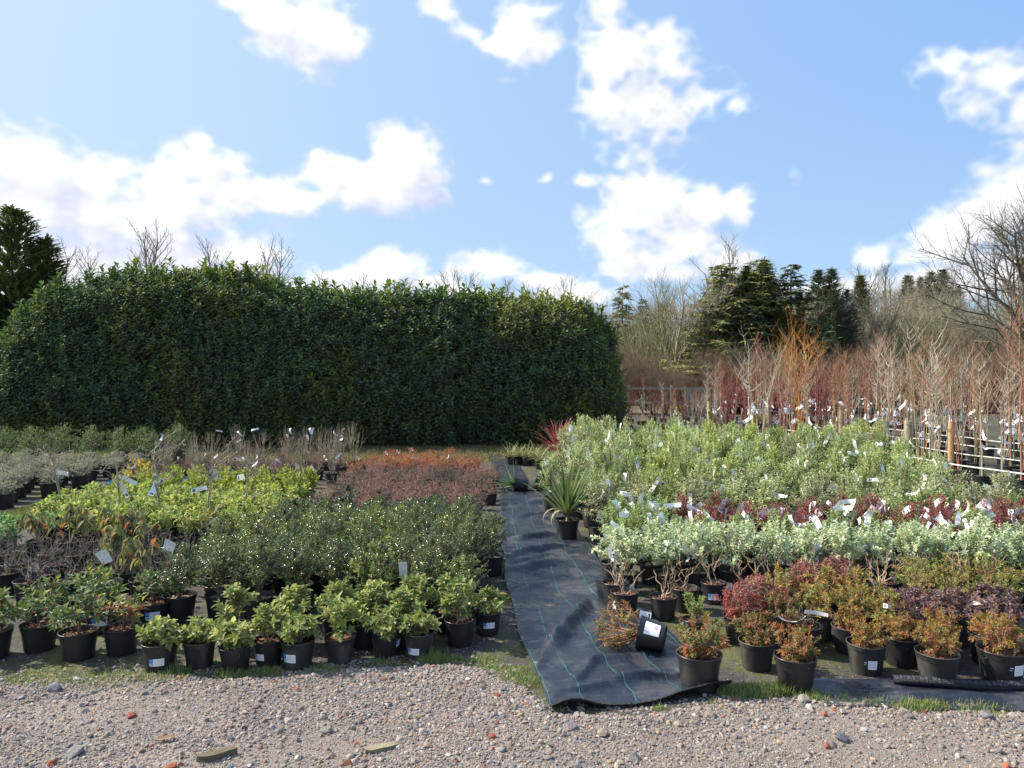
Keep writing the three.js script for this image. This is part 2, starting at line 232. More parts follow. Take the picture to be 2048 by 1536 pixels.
{
  const r = rng(31), lists = [[], [], [], []];
  const rubble = (c) => rgb(c[0], c[1], c[2]);
  for (let k = 0; k < 200000; k++) {
    const x = (r() - 0.5) * 6.6, d = 2.45 + r() * 1.9, inside = edge(x) - d;
    if (inside < -0.05 - 0.1 * r() || r() > 1.15 - 0.22 * Math.max(0, 3.2 - d)) continue;
    const worn = sstep(0.5, 0.66, fbm3(x * 1.1 + 20, 3, d * 1.9, 4)) * sstep(0.1, 0.35, inside); if (r() < worn * 0.45) continue;
    const near = Math.exp(-Math.pow(inside / 0.2, 2)), coarse = fbm3(x * 1.6 + 3, 8, d * 1.6, 3), q = r();
    let s = q < 0.74 + 0.2 * worn ? 0.002 + 0.0024 * r() : q < 0.968 - 0.1 * near - 0.45 * Math.max(0, coarse - 0.5) ? 0.0038 + 0.0034 * r() : q < 0.995 ? 0.0065 + 0.005 * r() : 0.011 + 0.008 * r();
    const t = r(); let c = t < 0.011 ? [0.3, 0.085, 0.05] : t < 0.024 ? [0.26, 0.11, 0.07] : t < 0.05 ? [0.45, 0.43, 0.4] : t < 0.07 ? [0.32, 0.235, 0.125] : t < 0.09 ? [0.125, 0.135, 0.165] : pick(TONES, r);
    c = jitter(c, r, 0.3);
    lists[Math.floor(r() * 4)].push([placed(x, Math.max(-0.004, gravelY(x, d)) + s * (0.1 + 0.35 * r()), -d, s * (0.8 + 0.5 * r()), s * (0.7 + 0.4 * r()), s * (0.7 + 0.5 * r()), r() * 0.7, r() * 6.28, r() * 0.7), rubble(c)]);
  }
  for (let k = 0; k < 1500; k++) {                                    // crumbs scattered over the beds' front edge
    const x = (r() - 0.5) * 6.4, d = edge(x) + 0.03 + 0.5 * r() * r(); if (x > -0.05 && x < 1.12 && d > 3.6) continue;
    const s = 0.003 + 0.007 * r() * r(); lists[k % 4].push([placed(x, bedY(x, d) + s * 0.3, -d, s, s * 0.8, s, r(), r() * 6, r()), rubble(jitter(pick(TONES, r), r, 0.2))]);
  }
  lists.forEach((l, k) => copies(numbered('gravel'), STONES[k], M.stone, l));
}
// larger stones, brick pieces and scraps lying on the track
{
  const big = [
    ['stone', -0.86, 3.4, 0.026, [0.4, 0.37, 0.34], 'rounded pale grey stone on the gravel below the front pots'], ['stone', 0.52, 3.14, 0.03, [0.42, 0.39, 0.36], 'large pale stone on gravel by the bottom edge, below the fabric path'],
    ['stone', 0.27, 3.4, 0.027, [0.33, 0.31, 0.32], 'grey angular stone on gravel below the fabric corner'], ['stone', 0.41, 3.34, 0.024, [0.43, 0.36, 0.3], 'tan stone on gravel below the fabric front edge'], ['stone', 0.95, 3.53, 0.026, [0.42, 0.33, 0.28], 'pinkish stone beside the front edge of the fabric path'],
    ['stone', 1.48, 3.3, 0.026, [0.15, 0.16, 0.18], 'dark slate grey stone lying alone on the gravel'], ['stone', 2.28, 3.53, 0.03, [0.3, 0.29, 0.3], 'bluish grey stone by the grass tuft under the rolled fabric'], ['stone', 1.46, 3.68, 0.028, [0.44, 0.39, 0.34], 'pale stone at the gravel edge under the grass tuft'],
    ['stone', -1.9, 3.2, 0.03, [0.36, 0.34, 0.33], 'grey stone low on the gravel near the weathered wood scrap'], ['stone', -2.38, 3.83, 0.032, [0.3, 0.3, 0.33], 'blue grey stone at the gravel edge below grass'],
    ['brick_fragment', -1.83, 3.53, 0.021, [0.44, 0.11, 0.06], 'upright red brick fragment on the gravel'], ['brick_fragment', -1.43, 3.08, 0.02, [0.5, 0.13, 0.06], 'orange brick fragment beside the weathered wood scrap'], ['brick_fragment', -1.95, 3.12, 0.019, [0.5, 0.15, 0.08], 'flat orange brick fragment below the brown leaf scrap'],
    ['brick_fragment', -0.69, 3.12, 0.022, [0.34, 0.13, 0.07], 'dark brown brick fragment touching the flat pale slab'], ['brick_fragment', -0.09, 3.33, 0.018, [0.45, 0.12, 0.06], 'red brick fragment on the coarse gravel below the fabric corner'], ['brick_fragment', 2.02, 3.6, 0.018, [0.42, 0.11, 0.06], 'red brick fragment by the grass tuft near the rolled fabric'],
  ];
  big.forEach(([n, x, d, s, c, label], k) => { const m = single(n, stoneGeo(50 + k, n === 'stone' ? 0.7 : 0.55, 2), new THREE.MeshStandardMaterial({ color: rgb(...c.map((v) => v * 0.62)), roughness: 0.9, bumpMap: bedBump, bumpScale: 0.01 }), label, n === 'stone' ? 'stone' : 'brick piece'); m.position.set(x, gravelY(x, d) + s * 0.32, -d); m.scale.set(s * 1.2, s, s); m.rotation.set(0.2, k * 1.7, 0.15); });
  const slab = (seed, L, W2, T) => { const g = new THREE.BoxGeometry(L, T, W2, 14, 3, 6), p = g.attributes.position; for (let k = 0; k < p.count; k++) { const x = p.getX(k), y = p.getY(k), z = p.getZ(k), e = noise3(x * 30 + seed, y * 60, z * 50); p.setXYZ(k, x * (1 + 0.1 * Math.sin(z * 90)) + 0.01 * (e - 0.5), y * (0.6 + 0.7 * noise3(x * 25 + seed, 2, z * 60)), z * (0.45 + 0.9 * noise3(x * 22 + seed, 5, 1)) * (1 - 0.65 * Math.pow(Math.abs(2 * x / L), 3)) + 0.012 * Math.sin(x * 26 + seed)); } g.computeVertexNormals(); return g; };
  const grain = texture(128, (u, v) => { const k = wrapFbm(u, v * 0.99, 3, 3, 5) * 0.3 + 0.7 * wrapNoise(u * 4, v * 48, 48, 2); return [0.27 + 0.24 * k, 0.24 + 0.22 * k, 0.19 + 0.18 * k]; });
  const w = single('wood_scrap', slab(3, 0.15, 0.045, 0.028), new THREE.MeshStandardMaterial({ map: grain, roughness: 0.9 }), 'weathered grey wood scrap lying on the gravel', 'wood scrap'); w.position.set(-1.27, gravelY(-1.27, 3.17) + 0.012, -3.17); w.rotation.y = 0.35;
  const s = single('stone_slab', slab(9, 0.14, 0.04, 0.018), new THREE.MeshStandardMaterial({ color: rgb(0.31, 0.26, 0.17), roughness: 0.9, bumpMap: bedBump, bumpScale: 0.01 }), 'flat pale buff slab lying on the gravel near the bottom', 'stone'); s.position.set(-0.58, gravelY(-0.58, 3.24) + 0.008, -3.24); s.rotation.y = 0.12;
  const mb = new MB(); leaf(mb, V(0, 0, 0), V(1, 0.08, 0.1), V(0, 1, 0), 0.1, 0.045, [0.25, 0.15, 0.06], HOLLY, 0.06, 0.1);
  const f = single('fallen_leaf', mb.geo(), M.leafSoft, 'dry brown leaf scrap lying on the gravel', 'leaf'); f.position.set(-1.6, gravelY(-1.6, 3.28) + 0.012, -3.28); f.rotation.y = 0.5;
  const mb2 = new MB(); leaf(mb2, V(0, 0, 0), V(1, 0.05, -0.1), V(0, 1, 0), 0.05, 0.018, [0.3, 0.3, 0.06], 0, 0.1);
  const f2 = single('fallen_leaf', mb2.geo(), M.leafSoft, 'small yellow green leaf lying on the gravel', 'leaf'); f2.position.set(-0.48, gravelY(-0.48, 3.52) + 0.012, -3.52);
}

// ---------- woven fabric laid as a path between the beds ----------
const fabricTex = texture(1024, (u, v) => {
  const dust = sstep(0.52, 0.72, wrapFbm(u, v, 6, 6, 150)), streak = sstep(0.55, 0.75, wrapNoise(u * 8, v * 64, 64, 7) * 0.5 + 0.5 * wrapFbm(u, v, 16, 4, 160)), w = 0.9 + 0.12 * ((Math.floor(u * 512) + Math.floor(v * 512)) % 2);
  return [mix(0.135, 0.42, dust * 0.42 + streak * 0.22) * w, mix(0.155, 0.4, dust * 0.42 + streak * 0.22) * w, mix(0.205, 0.38, dust * 0.42 + streak * 0.22) * w];
}, true, 1);
const fabricMat = new THREE.MeshPhysicalMaterial({ map: fabricTex, roughness: 0.4, side: THREE.DoubleSide, bumpMap: texture(512, grey((u, v) => wrapFbm(u, v, 7, 6, 170, 0.62)), false, 1), bumpScale: 0.016 });
{
  const xl = poly([[3.6, 0.2], [3.9, 0.15], [4.3, 0.09], [5.57, -0.03], [7.9, -0.13], [10.45, -0.17]]), xr = poly([[3.8, 1.16], [4.0, 1.11], [4.8, 0.98], [5.7, 0.86], [6.3, 0.8], [7.45, 0.72], [10.45, 0.6]]);
  const folds = [[0.52, 5.3, 0.15, 4.2, 0.05, 0.05], [0.62, 5.0, 0.42, 4.35, 0.014, 0.05], [-0.05, 6.1, 0.42, 6.45, 0.042, 0.06], [-0.1, 6.6, 0.5, 7.1, 0.042, 0.06], [0.0, 7.3, 0.45, 7.6, 0.042, 0.07], [-0.06, 6.35, 0.35, 6.75, 0.022, 0.035], [0.02, 5.55, 0.3, 5.9, 0.02, 0.05], [0.22, 3.8, 0.75, 3.98, 0.022, 0.045], [0.55, 3.95, 1.05, 4.02, 0.018, 0.035], [0.3, 4.15, 0.8, 4.3, 0.014, 0.05], [0.66, 5.9, 0.6, 5.2, 0.022, 0.04], [0.0, 8.4, 0.4, 8.8, 0.03, 0.07], [0.1, 9.3, 0.5, 9.5, 0.03, 0.06], [0.85, 4.7, 0.65, 4.5, 0.012, 0.04], [0.3, 3.86, 0.5, 4.25, 0.018, 0.035], [0.9, 4.12, 1.05, 3.95, 0.014, 0.03], [0.12, 4.5, 0.4, 4.62, 0.014, 0.035], [0.2, 5.2, 0.02, 5.05, 0.016, 0.04], [0.55, 4.7, 0.75, 4.85, 0.014, 0.035]];
  const fabY = (x, d, u, v) => {
    let y = 0.014 + 0.035 * (fbm3(x * 3.1, 2, d * 2.3, 3) - 0.4) + 0.026 * (fbm3(x * 7 + d * 3.5, 4, d * 6 - x * 3, 2) - 0.5);
    for (const [ax, ad, bx, bd, h, w] of folds) { const ex = bx - ax, ed = bd - ad, L = ex * ex + ed * ed, t = ((x - ax) * ex + (d - ad) * ed) / L, tt = clamp(t), px = x - ax - ex * tt, pd = d - ad - ed * tt, side = (x - ax) * ed - (d - ad) * ex, q = Math.hypot(px, pd) / w / (side > 0 ? 0.6 : 1.25); y += 1.5 * h * Math.exp(-q * q) * Math.sin(Math.PI * clamp(0.12 + 0.76 * t)) * (t < -0.2 || t > 1.2 ? 0 : 1); }
    const lift = Math.exp(-v * 42); y += 0.022 * lift * (0.6 + 0.6 * Math.sin(u * 9 + 0.6)) + 0.03 * lift * Math.exp(-Math.pow((u - 0.1) / 0.1, 2)) + 0.035 * lift * sstep(0.6, 1, u);
    return Math.max(y, gravelY(x, d) + 0.008);
  };
  // row v runs from the front hem (slanting) to the far end
  const hem = (u) => mix(3.6, 3.84, u) - 0.03 * Math.sin(u * Math.PI);
  const rowD = (u, v) => mix(hem(u), 10.45, Math.pow(v, 1.5));
  const pt = (u, v, e = 0) => { const d = rowD(u, v), x = mix(xl(d), xr(d), u) + 0.012 * Math.sin(d * 5 + u * 3); return [x, fabY(x, d, u, v) + e, d]; };
  const cloth = new MB(), NX = 70, NV = 260;
  for (let j = 0; j <= NV; j++) for (let i = 0; i <= NX; i++) { const [x, y, d] = pt(i / NX, j / NV); cloth.v(x, y, -d, [1, 1, 1], i / NX, d); }
  for (let j = 0; j < NV; j++) for (let i = 0; i < NX; i++) { const a = j * (NX + 1) + i; cloth.f(a, a + 1, a + NX + 1); cloth.f(a + 1, a + NX + 2, a + NX + 1); }
  const g = thing('fabric_path', 'creased black woven weed fabric with green threads, laid as a path between beds', 'weed fabric');
  mesh('cloth', cloth.geo(), fabricMat, g);
  const hemMb = new MB(); tube(hemMb, Array.from({ length: 30 }, (_, k) => { const [x, y, d] = pt(k / 29, 0); return V(x, y - 0.004, -d); }), 0.006, 0.006, 6, [1, 1, 1]); mesh('hem', hemMb.geo(), fabricMat, g);
  const green = new THREE.MeshStandardMaterial({ color: rgb(0.03, 0.24, 0.19), roughness: 0.7 });
  for (const [u, w] of [[0.012, 0.0022], [0.18, 0.0026], [0.445, 0.0026], [0.71, 0.0026], [0.975, 0.0022]]) {
    const th = new MB(); let k = 0; const n = 420;
    for (let j = 0; j <= n; j++) { const v = j / n * 0.985, du = 0.006 * Math.sin(v * 90 + u * 20) * noise3(v * 40, u * 9, 1), a = pt(u + du - w * 0.55, v, 0.0022), b = pt(u + du + w * 0.55, v, 0.0022); th.v(a[0], a[1], -a[2], [1, 1, 1]); th.v(b[0], b[1], -b[2], [1, 1, 1]); if (j) { th.f(k - 2, k - 1, k); th.f(k - 1, k + 1, k); } k += 2; }
    mesh('thread', th.geo(), green, g);
  }
  const crossMb = new MB(); let base = 0; for (const v of [0.035, 0.1, 0.165, 0.235]) for (let i = 0; i <= 60; i++) { const a = pt(i / 60, v + 0.004 * Math.sin(i * 0.12 + v * 50), 0.0016), b = pt(i / 60, v + 0.004 * Math.sin(i * 0.12 + v * 50) + 0.00025, 0.0016); crossMb.v(a[0], a[1], -a[2], [1, 1, 1]); crossMb.v(b[0], b[1], -b[2], [1, 1, 1]); if (i) { crossMb.f(base - 2, base, base - 1); crossMb.f(base - 1, base, base + 1); } base += 2; }
  mesh('thread', crossMb.geo(), new THREE.MeshStandardMaterial({ color: rgb(0.05, 0.13, 0.15), roughness: 0.7 }), g);
  // the older strip behind it and the roll along the front edge of the other bed
  const g2 = single('fabric_strip', sheet((d) => mix(-0.12, -0.5, (d - 10.6) / 5), (d) => mix(0.3, 0.02, (d - 10.6) / 5), 10.6, 15.4, 14, 60, (x, d) => 0.012 + 0.016 * fbm3(x * 5, 3, d * 5, 3)), fabricMat, 'narrow dark fabric strip leading on towards the hedge', 'weed fabric');
  const roll = thing('fabric_roll', 'black fabric rolled up along the bed front beside the gravel', 'weed fabric', 0, 0);
  const rm = new MB(); tube(rm, Array.from({ length: 26 }, (_, k) => { const t = k / 25; return V(2.03 + 1.5 * t, 0.03 + 0.006 * Math.sin(t * 14), -3.93 + 0.05 * Math.sin(t * 5) + 0.05 * t); }), 0.026, 0.034, 12, [1, 1, 1]);
  mesh('roll', rm.geo(), fabricMat, roll);
  const flap = sheet(1.55, 3.5, 3.62, 3.98, 60, 14, (x, d, u, v) => Math.max(gravelY(x, d), 0) + 0.006 + 0.03 * Math.exp(-Math.pow((d - 3.76 - 0.04 * Math.sin(x * 4)) / 0.035, 2)) * sstep(0.08, 0.4, u) + 0.014 * fbm3(x * 6, 1, d * 9, 2) * v);
  mesh('flap', flap, fabricMat, roll);
}

// ---------- grass along the seam between track and beds ----------
{
  const blade = new MB(); { const c = [1, 1, 1]; const a = blade.v(-0.0016, 0, 0, c), b = blade.v(0.0016, 0, 0, c), d = blade.v(-0.0012, 0.5, 0.08, c), e = blade.v(0.0012, 0.5, 0.08, c), t = blade.v(0, 1, 0.34, c); blade.f(a, b, d); blade.f(b, e, d); blade.f(d, e, t); }
  const bg = blade.geo(), gm = new THREE.MeshPhysicalMaterial({ side: THREE.DoubleSide, roughness: 0.95, transmission: 0.4, thickness: 0, clearcoat: 0.2 });
  const cols = [[0.15, 0.25, 0.035], [0.2, 0.29, 0.05], [0.26, 0.32, 0.07], [0.33, 0.31, 0.11], [0.11, 0.19, 0.03]], r = rng(61), list = [], far = [];
  const tuft = (x, d, n, s, h, spread = 1, dry = 0) => { for (let k = 0; k < n; k++) { const a = r() * 6.28, q = s * Math.sqrt(r()) , X = x + Math.cos(a) * q * spread, D = d + Math.sin(a) * q, hh = h * (0.3 + 1.15 * r() * r()) * (1.15 - 0.6 * q / s), c = r() < dry ? [0.4, 0.34, 0.17] : jitter(pick(cols, r), r, 0.25); list.push([placed(X, Math.max(0, gravelY(X, D)) - 0.002, -D, 0.9 + 0.6 * r(), hh, hh, 0.25 * (r() - 0.5), r() * 6.28, 0.25 * (r() - 0.5)), rgb(...c)]); } };
  for (const [x, d, n, s, h] of [[-2.5, 4.02, 900, 0.16, 0.022], [-2.2, 4.0, 900, 0.16, 0.024], [-1.9, 4.03, 700, 0.13, 0.024], [-2.75, 3.98, 500, 0.14, 0.02], [-1.87, 4.08, 260, 0.06, 0.045], [-1.55, 4.06, 260, 0.06, 0.04], [-1.38, 4.08, 420, 0.08, 0.035], [-1.05, 4.12, 220, 0.09, 0.03], [-0.75, 4.23, 160, 0.06, 0.03], [-0.47, 4.26, 420, 0.055, 0.055], [-0.36, 4.27, 260, 0.05, 0.04], [-0.18, 4.24, 420, 0.1, 0.028], [-0.02, 4.1, 700, 0.1, 0.026], [0.06, 3.95, 600, 0.08, 0.026], [0.02, 4.02, 400, 0.08, 0.026], [1.17, 3.83, 500, 0.07, 0.045], [1.3, 3.84, 700, 0.09, 0.05], [1.42, 3.86, 500, 0.06, 0.055], [1.55, 3.78, 300, 0.07, 0.035], [1.68, 3.74, 260, 0.1, 0.03], [1.99, 3.66, 420, 0.07, 0.042], [2.1, 3.67, 260, 0.06, 0.035], [2.32, 3.63, 300, 0.1, 0.032], [1.83, 3.72, 140, 0.07, 0.028], [0.24, 3.63, 60, 0.03, 0.02], [0.35, 3.61, 50, 0.03, 0.02], [0.73, 3.64, 90, 0.03, 0.026], [1.02, 3.7, 60, 0.03, 0.024], [2.75, 3.6, 260, 0.12, 0.03], [-3.1, 3.98, 420, 0.18, 0.022]]) tuft(x, d, Math.round(n * 1.7), s, h * 1.45, 1.5, 0.07);
  for (let k = 0; k < 700; k++) { const x = -3 + 6 * r(); if (x > 0.05 && x < 1.15) continue; tuft(x, edge(x) + 0.02 + 0.05 * r(), 1, 0.04, 0.022, 1, 0.3); }
  const gs = copies('grass', bg, gm, list);
  // turf on the strip beside the left block, and rougher grass in front of the hedge and beyond the beds
  for (let k = 0; k < 15000; k++) { const x = -6.05 + 0.65 * r(), d = 6.2 + 8.2 * r(), h = 0.035 + 0.035 * r(); far.push([placed(x, 0.01, -d, 2.4, h, h, 0.3 * (r() - 0.5), r() * 6.28, 0.3 * (r() - 0.5)), rgb(...jitter(pick([[0.16, 0.17, 0.04], [0.22, 0.22, 0.07], [0.12, 0.15, 0.03]], r), r, 0.25))]); }
  for (let k = 0; k < 26000; k++) { const x = -11 + 15 * r(), d = 14.1 + 3.6 * r(), h = 0.05 + 0.07 * r(); far.push([placed(x, -0.02, -d, 4, h, h, 0.4 * (r() - 0.5), r() * 6.28, 0.4 * (r() - 0.5)), rgb(...jitter(pick([[0.13, 0.15, 0.04], [0.2, 0.18, 0.06], [0.24, 0.2, 0.09]], r), r, 0.25))]); }
  copies('grass', bg, gm, far).name = numbered('rough_grass');
}

// ---------- potted plants: pot, soil or bark, branches, foliage, tags ----------
function potGeo(r, h) { const b = r * 0.78, pts = [[0.001, 0.006], [b * 0.9, 0.006], [b * 0.93, 0], [b, 0.004], [r * 0.93, h * 0.8], [r * 0.965, h * 0.815], [r * 0.985, h * 0.96], [r * 1.02, h * 0.965], [r * 1.02, h], [r * 0.965, h], [r * 0.93, h * 0.85], [r * 0.9, h * 0.72], [0.001, h * 0.72]]; return new THREE.LatheGeometry(pts.map(([x, y]) => new THREE.Vector2(x, y)), 28); }
const POTS = {}; const pot = (r, h) => POTS[`${r}_${h}`] ??= potGeo(r, h);
function soilGeo(r, h, rr, tones, chips) {
  const mb = new MB(), y = h * 0.84;
  const c0 = mb.v(0, y + 0.006, 0, tones[0]), n = 20, ring = []; for (let k = 0; k < n; k++) { const a = k / n * 6.2832; ring.push(mb.v(Math.cos(a) * r * 0.925, y - 0.006, Math.sin(a) * r * 0.925, tones[0])); } for (let k = 0; k < n; k++) mb.f(c0, ring[(k + 1) % n], ring[k]);
  for (let k = 0; k < chips; k++) { const a = rr() * 6.28, q = r * 0.86 * Math.sqrt(rr()), s = 0.006 + 0.011 * rr(), o = V(Math.cos(a) * q, y + 0.004 + 0.006 * rr(), Math.sin(a) * q), dir = V(rr() - 0.5, 0.5 * (rr() - 0.5), rr() - 0.5); leaf(mb, o, dir, V(0.4 * (rr() - 0.5), 1, 0.4 * (rr() - 0.5)), s * 1.8, s, jitter(pick(tones, rr), rr, 0.3), 0, 0.1, -0.5); }
  return mb.geo();
}
const BARK = [[0.075, 0.038, 0.024], [0.2, 0.085, 0.045], [0.28, 0.13, 0.07], [0.14, 0.06, 0.035]], COMPOST = [[0.05, 0.038, 0.028], [0.09, 0.065, 0.045], [0.14, 0.11, 0.075]], MOSSY = [[0.16, 0.14, 0.1], [0.2, 0.18, 0.1], [0.13, 0.12, 0.06]];
function labelGeo(r, h, y0, y1, arc) { const mb = new MB(), n = 8, at = (y) => mix(r * 0.78, r * 0.93, y / (h * 0.8)) + 0.0018; for (let k = 0; k <= n; k++) { const a = (k / n - 0.5) * arc; for (const [y, v] of [[y0, 0], [y1, 1]]) mb.v(Math.sin(a) * at(y), y, Math.cos(a) * at(y), [1, 1, 1], k / n, v); if (k) { const q = k * 2; mb.f(q - 2, q, q - 1); mb.f(q - 1, q, q + 1); } } return mb.geo(); }
function tagGeo(L, W, bend, twist) { const mb = new MB(), n = 7; let y = 0, z = 0, a = -0.5; for (let k = 0; k <= n; k++) { const t = k / n, c = Math.cos(twist * t), s = Math.sin(twist * t); mb.v(-W / 2 * c, y, z - W / 2 * s, [1, 1, 1], 0, 1 - t); mb.v(W / 2 * c, y, z + W / 2 * s, [1, 1, 1], 1, 1 - t); if (k) { const q = k * 2; mb.f(q - 2, q - 1, q); mb.f(q - 1, q + 1, q); } a += bend / n; y -= Math.cos(a) * L / n; z += Math.sin(a) * L / n; } return mb.geo(); }
const TAGS = [tagGeo(0.19, 0.042, 1.2, 0.4), tagGeo(0.19, 0.042, 0.5, -0.5), tagGeo(0.17, 0.05, 1.8, 0.2), tagGeo(0.12, 0.06, 0.5, 0.3), tagGeo(0.21, 0.04, 2.6, 0.3)];

// branches towards points spread through the crown, leaves along them
function shrub(r, o) {
  const st = new MB(), lf = new MB(), soil = o.soil ?? 0.13, tips = [], paths = [];
  const target = () => { const v = Math.pow(r(), o.low ?? 0.75), y = mix(o.y0, o.H, v), prof = Math.sqrt(Math.max(0.03, 1 - Math.pow(Math.abs(2 * v - (o.belly ?? 0.75)) / (2 - (o.belly ?? 0.75)), 2))), q = o.R * prof * Math.pow(r(), o.fill ?? 0.45), a = r() * 6.2832; return V(Math.cos(a) * q, y + (r() - 0.5) * 0.03, Math.sin(a) * q); };
  const scol = o.bark ?? [0.11, 0.08, 0.05];
  const dress = (pts, tone) => {
    if (!o.leafN) return; const n = Math.max(1, Math.round(o.leafN * (0.7 + 0.6 * r()))); let ph = r() * 6.28;
    for (let k = 0; k < n; k++) {
      const t = mix(o.from ?? 0.35, 1, n > 1 ? Math.pow(k / (n - 1), o.tip ?? 0.8) : 1), p = along(pts, t), q = along(pts, t - 0.06), tan = V().subVectors(p, q).normalize(); ph += o.opposite && k % 2 ? 3.1416 : 2.4;
      const s = V().crossVectors(tan, V(0.3, 1, 0.1)).normalize(), u = V().crossVectors(s, tan), dir = V().addScaledVector(s, Math.cos(ph)).addScaledVector(u, Math.sin(ph)).multiplyScalar(t > 0.985 ? 0.5 : 1).addScaledVector(tan, o.sweep ?? 0.7); dir.y += o.lift ?? 0.1; dir.x += 0.5 * (r() - 0.5); dir.z += 0.5 * (r() - 0.5); dir.normalize();
      const up = V(0.6 * (r() - 0.5), 1, 0.6 * (r() - 0.5)).addScaledVector(tan, 0.6), sc = 0.7 + 0.55 * r();
      leaf(lf, p, dir, up, o.L * sc, o.W * sc, jitter(r() < (o.odd ?? 0.12) ? pick(o.cols, r) : tone, r, 0.24), o.shape ?? 0, o.droop ?? 0.2, o.fold ?? 0.25);
    }
  };
  const mains = [];
  for (let k = 0; k < o.main; k++) {
    const T = target(); T.y = Math.max(T.y, mix(o.y0, o.H, 0.45)); const b = V((r() - 0.5) * (o.spot ?? 0.03), soil, (r() - 0.5) * (o.spot ?? 0.03)), c = V(T.x * (o.open ?? 0.3) + (r() - 0.5) * 0.05, mix(soil, T.y, 0.55), T.z * (o.open ?? 0.3) + (r() - 0.5) * 0.05), pts = bez(b, c, T, 6);
    if (o.kink) for (let j = 1; j < 6; j++) { pts[j].x += (r() - 0.5) * o.kink; pts[j].z += (r() - 0.5) * o.kink; }
    tube(st, pts, o.stem ?? 0.004, (o.stem ?? 0.004) * 0.4, 5, jitter(scol, r, 0.2)); mains.push(pts); dress(pts, pick(o.cols, r)); paths.push(pts); tips.push(T);
  }
  for (let k = 0; k < o.side; k++) {
    const T = target(); let best = mains[0], bd = 9; for (const m of mains) { const q = m[6].distanceTo(T) * (0.7 + 0.6 * r()); if (q < bd) { bd = q; best = m; } }
    const a = along(best, 0.2 + 0.6 * r()), c = V().lerpVectors(a, T, 0.5); c.y += (o.arch ?? 0.15) * a.distanceTo(T) * (r() - 0.2); const pts = bez(a, c, T, 4);
    if (o.kink) for (let j = 1; j < 4; j++) { pts[j].x += (r() - 0.5) * o.kink; pts[j].y += (r() - 0.5) * o.kink * 0.6; pts[j].z += (r() - 0.5) * o.kink; }
    tube(st, pts, (o.stem ?? 0.004) * 0.5, (o.stem ?? 0.004) * 0.2, 4, jitter(scol, r, 0.25)); dress(pts, pick(o.cols, r)); paths.push(pts); tips.push(T);
  }
  if (o.buds) for (const T of tips) { const n = o.buds.n ?? 1; for (let k = 0; k < n; k++) leaf(lf, V(T.x + (r() - 0.5) * 0.02 * (n - 1), T.y, T.z + (r() - 0.5) * 0.02 * (n - 1)), V((r() - 0.5) * 0.6, 1, (r() - 0.5) * 0.6), V(1, 0.2, 0), o.buds.L, o.buds.L * 0.5, jitter(pick(o.buds.cols, r), r, 0.2), 0, 0, 0.5); }
  return { branches: st, foliage: lf, tips, paths };
}
const KINDS = {};
function kind(key, name, category, cfg) { KINDS[key] = { name, category, cfg, made: [], used: 0 }; }
function build(key, v) {                                              // variant v of a kind, as a Group of parts
  const K = KINDS[key], c = K.cfg, r = rng(key.length * 977 + v * 131 + key.charCodeAt(0) * 7 + key.charCodeAt(key.length - 1) * 3);
  const g = new THREE.Group(); let pr = c.pot?.[0] ?? 0.094, ph = c.pot?.[1] ?? 0.155;
  const p = mesh('pot', pot(pr, ph), c.dusty && v % 2 ? M.potDusty : M.pot, g); p.rotation.y = r() * 6;
  mesh(c.soilName ?? 'bark_mulch', soilGeo(pr, ph, r, c.mulch ?? BARK, c.chips ?? 40), M.soil, g);
  const s = shrub(r, { soil: ph * 0.82, ...c, H: c.H * (0.92 + 0.16 * r()), R: c.R * (0.9 + 0.2 * r()) });
  mesh('branches', s.branches.geo(), M.wood, g);
  if (!s.foliage.empty) mesh(c.leafN ? 'foliage' : 'buds', s.foliage.geo(), M[c.mat ?? 'leafMid'], g);
  if (c.bigLeaves) for (let k = 0; k < c.bigLeaves; k++) {             // leaves large enough to pick apart: each its own mesh
    const path = pick(s.paths, r), P = along(path, 0.5 + 0.5 * r()), a = r() * 6.28, mb = new MB(); leaf(mb, V(0, 0, 0), V(Math.cos(a) * 0.55, -0.75 + 0.35 * r(), Math.sin(a) * 0.55), V(Math.cos(a), 0.8, Math.sin(a)), c.bigL * (0.75 + 0.5 * r()), c.bigW * (0.8 + 0.4 * r()), jitter(pick(c.cols, r), r, 0.2), [[0.15, 0.7], [0.35, 1], [0.6, 0.9], [0.82, 0.5]], 0.25, 0.3); const m = mesh('leaf', mb.geo(), M.leafMid, g); m.position.copy(P);
  }
  if (c.tags && v % (c.tagEvery ?? 1) === 0) for (let k = 0; k < c.tags; k++) { const T = pick(s.tips, r), m = mesh('tag', TAGS[Math.floor(r() * 5)], M[c.tagMat ?? (r() < 0.6 ? 'tag' : 'tagWhite')], g), lo = c.tagLow ?? 0; m.position.set(T.x * 1.08, Math.max(T.y, mix(c.y0, c.H, 0.72)) * (1 - lo) + lo * (ph + 0.16) + 0.015, T.z * 1.08); m.rotation.set((r() - 0.5) * 1.6, r() * 6.28, (r() - 0.5) * 2.2); m.scale.setScalar(c.tagSize ?? 1); }
  if (c.pipped) { /* berries */ const mb = new MB(); for (const T of s.tips) if (r() < 0.5) for (let k = 0; k < 7; k++) leaf(mb, V(T.x + (r() - 0.5) * 0.03, T.y + 0.012 * r(), T.z + (r() - 0.5) * 0.03), V(r() - 0.5, 1, r() - 0.5), V(1, 0, 0), 0.009, 0.008, jitter([0.42, 0.1, 0.12], r, 0.3), 0, 0, 0.6); mesh('flower_buds', mb.geo(), M.leafSoft, g); }
  return g;
}
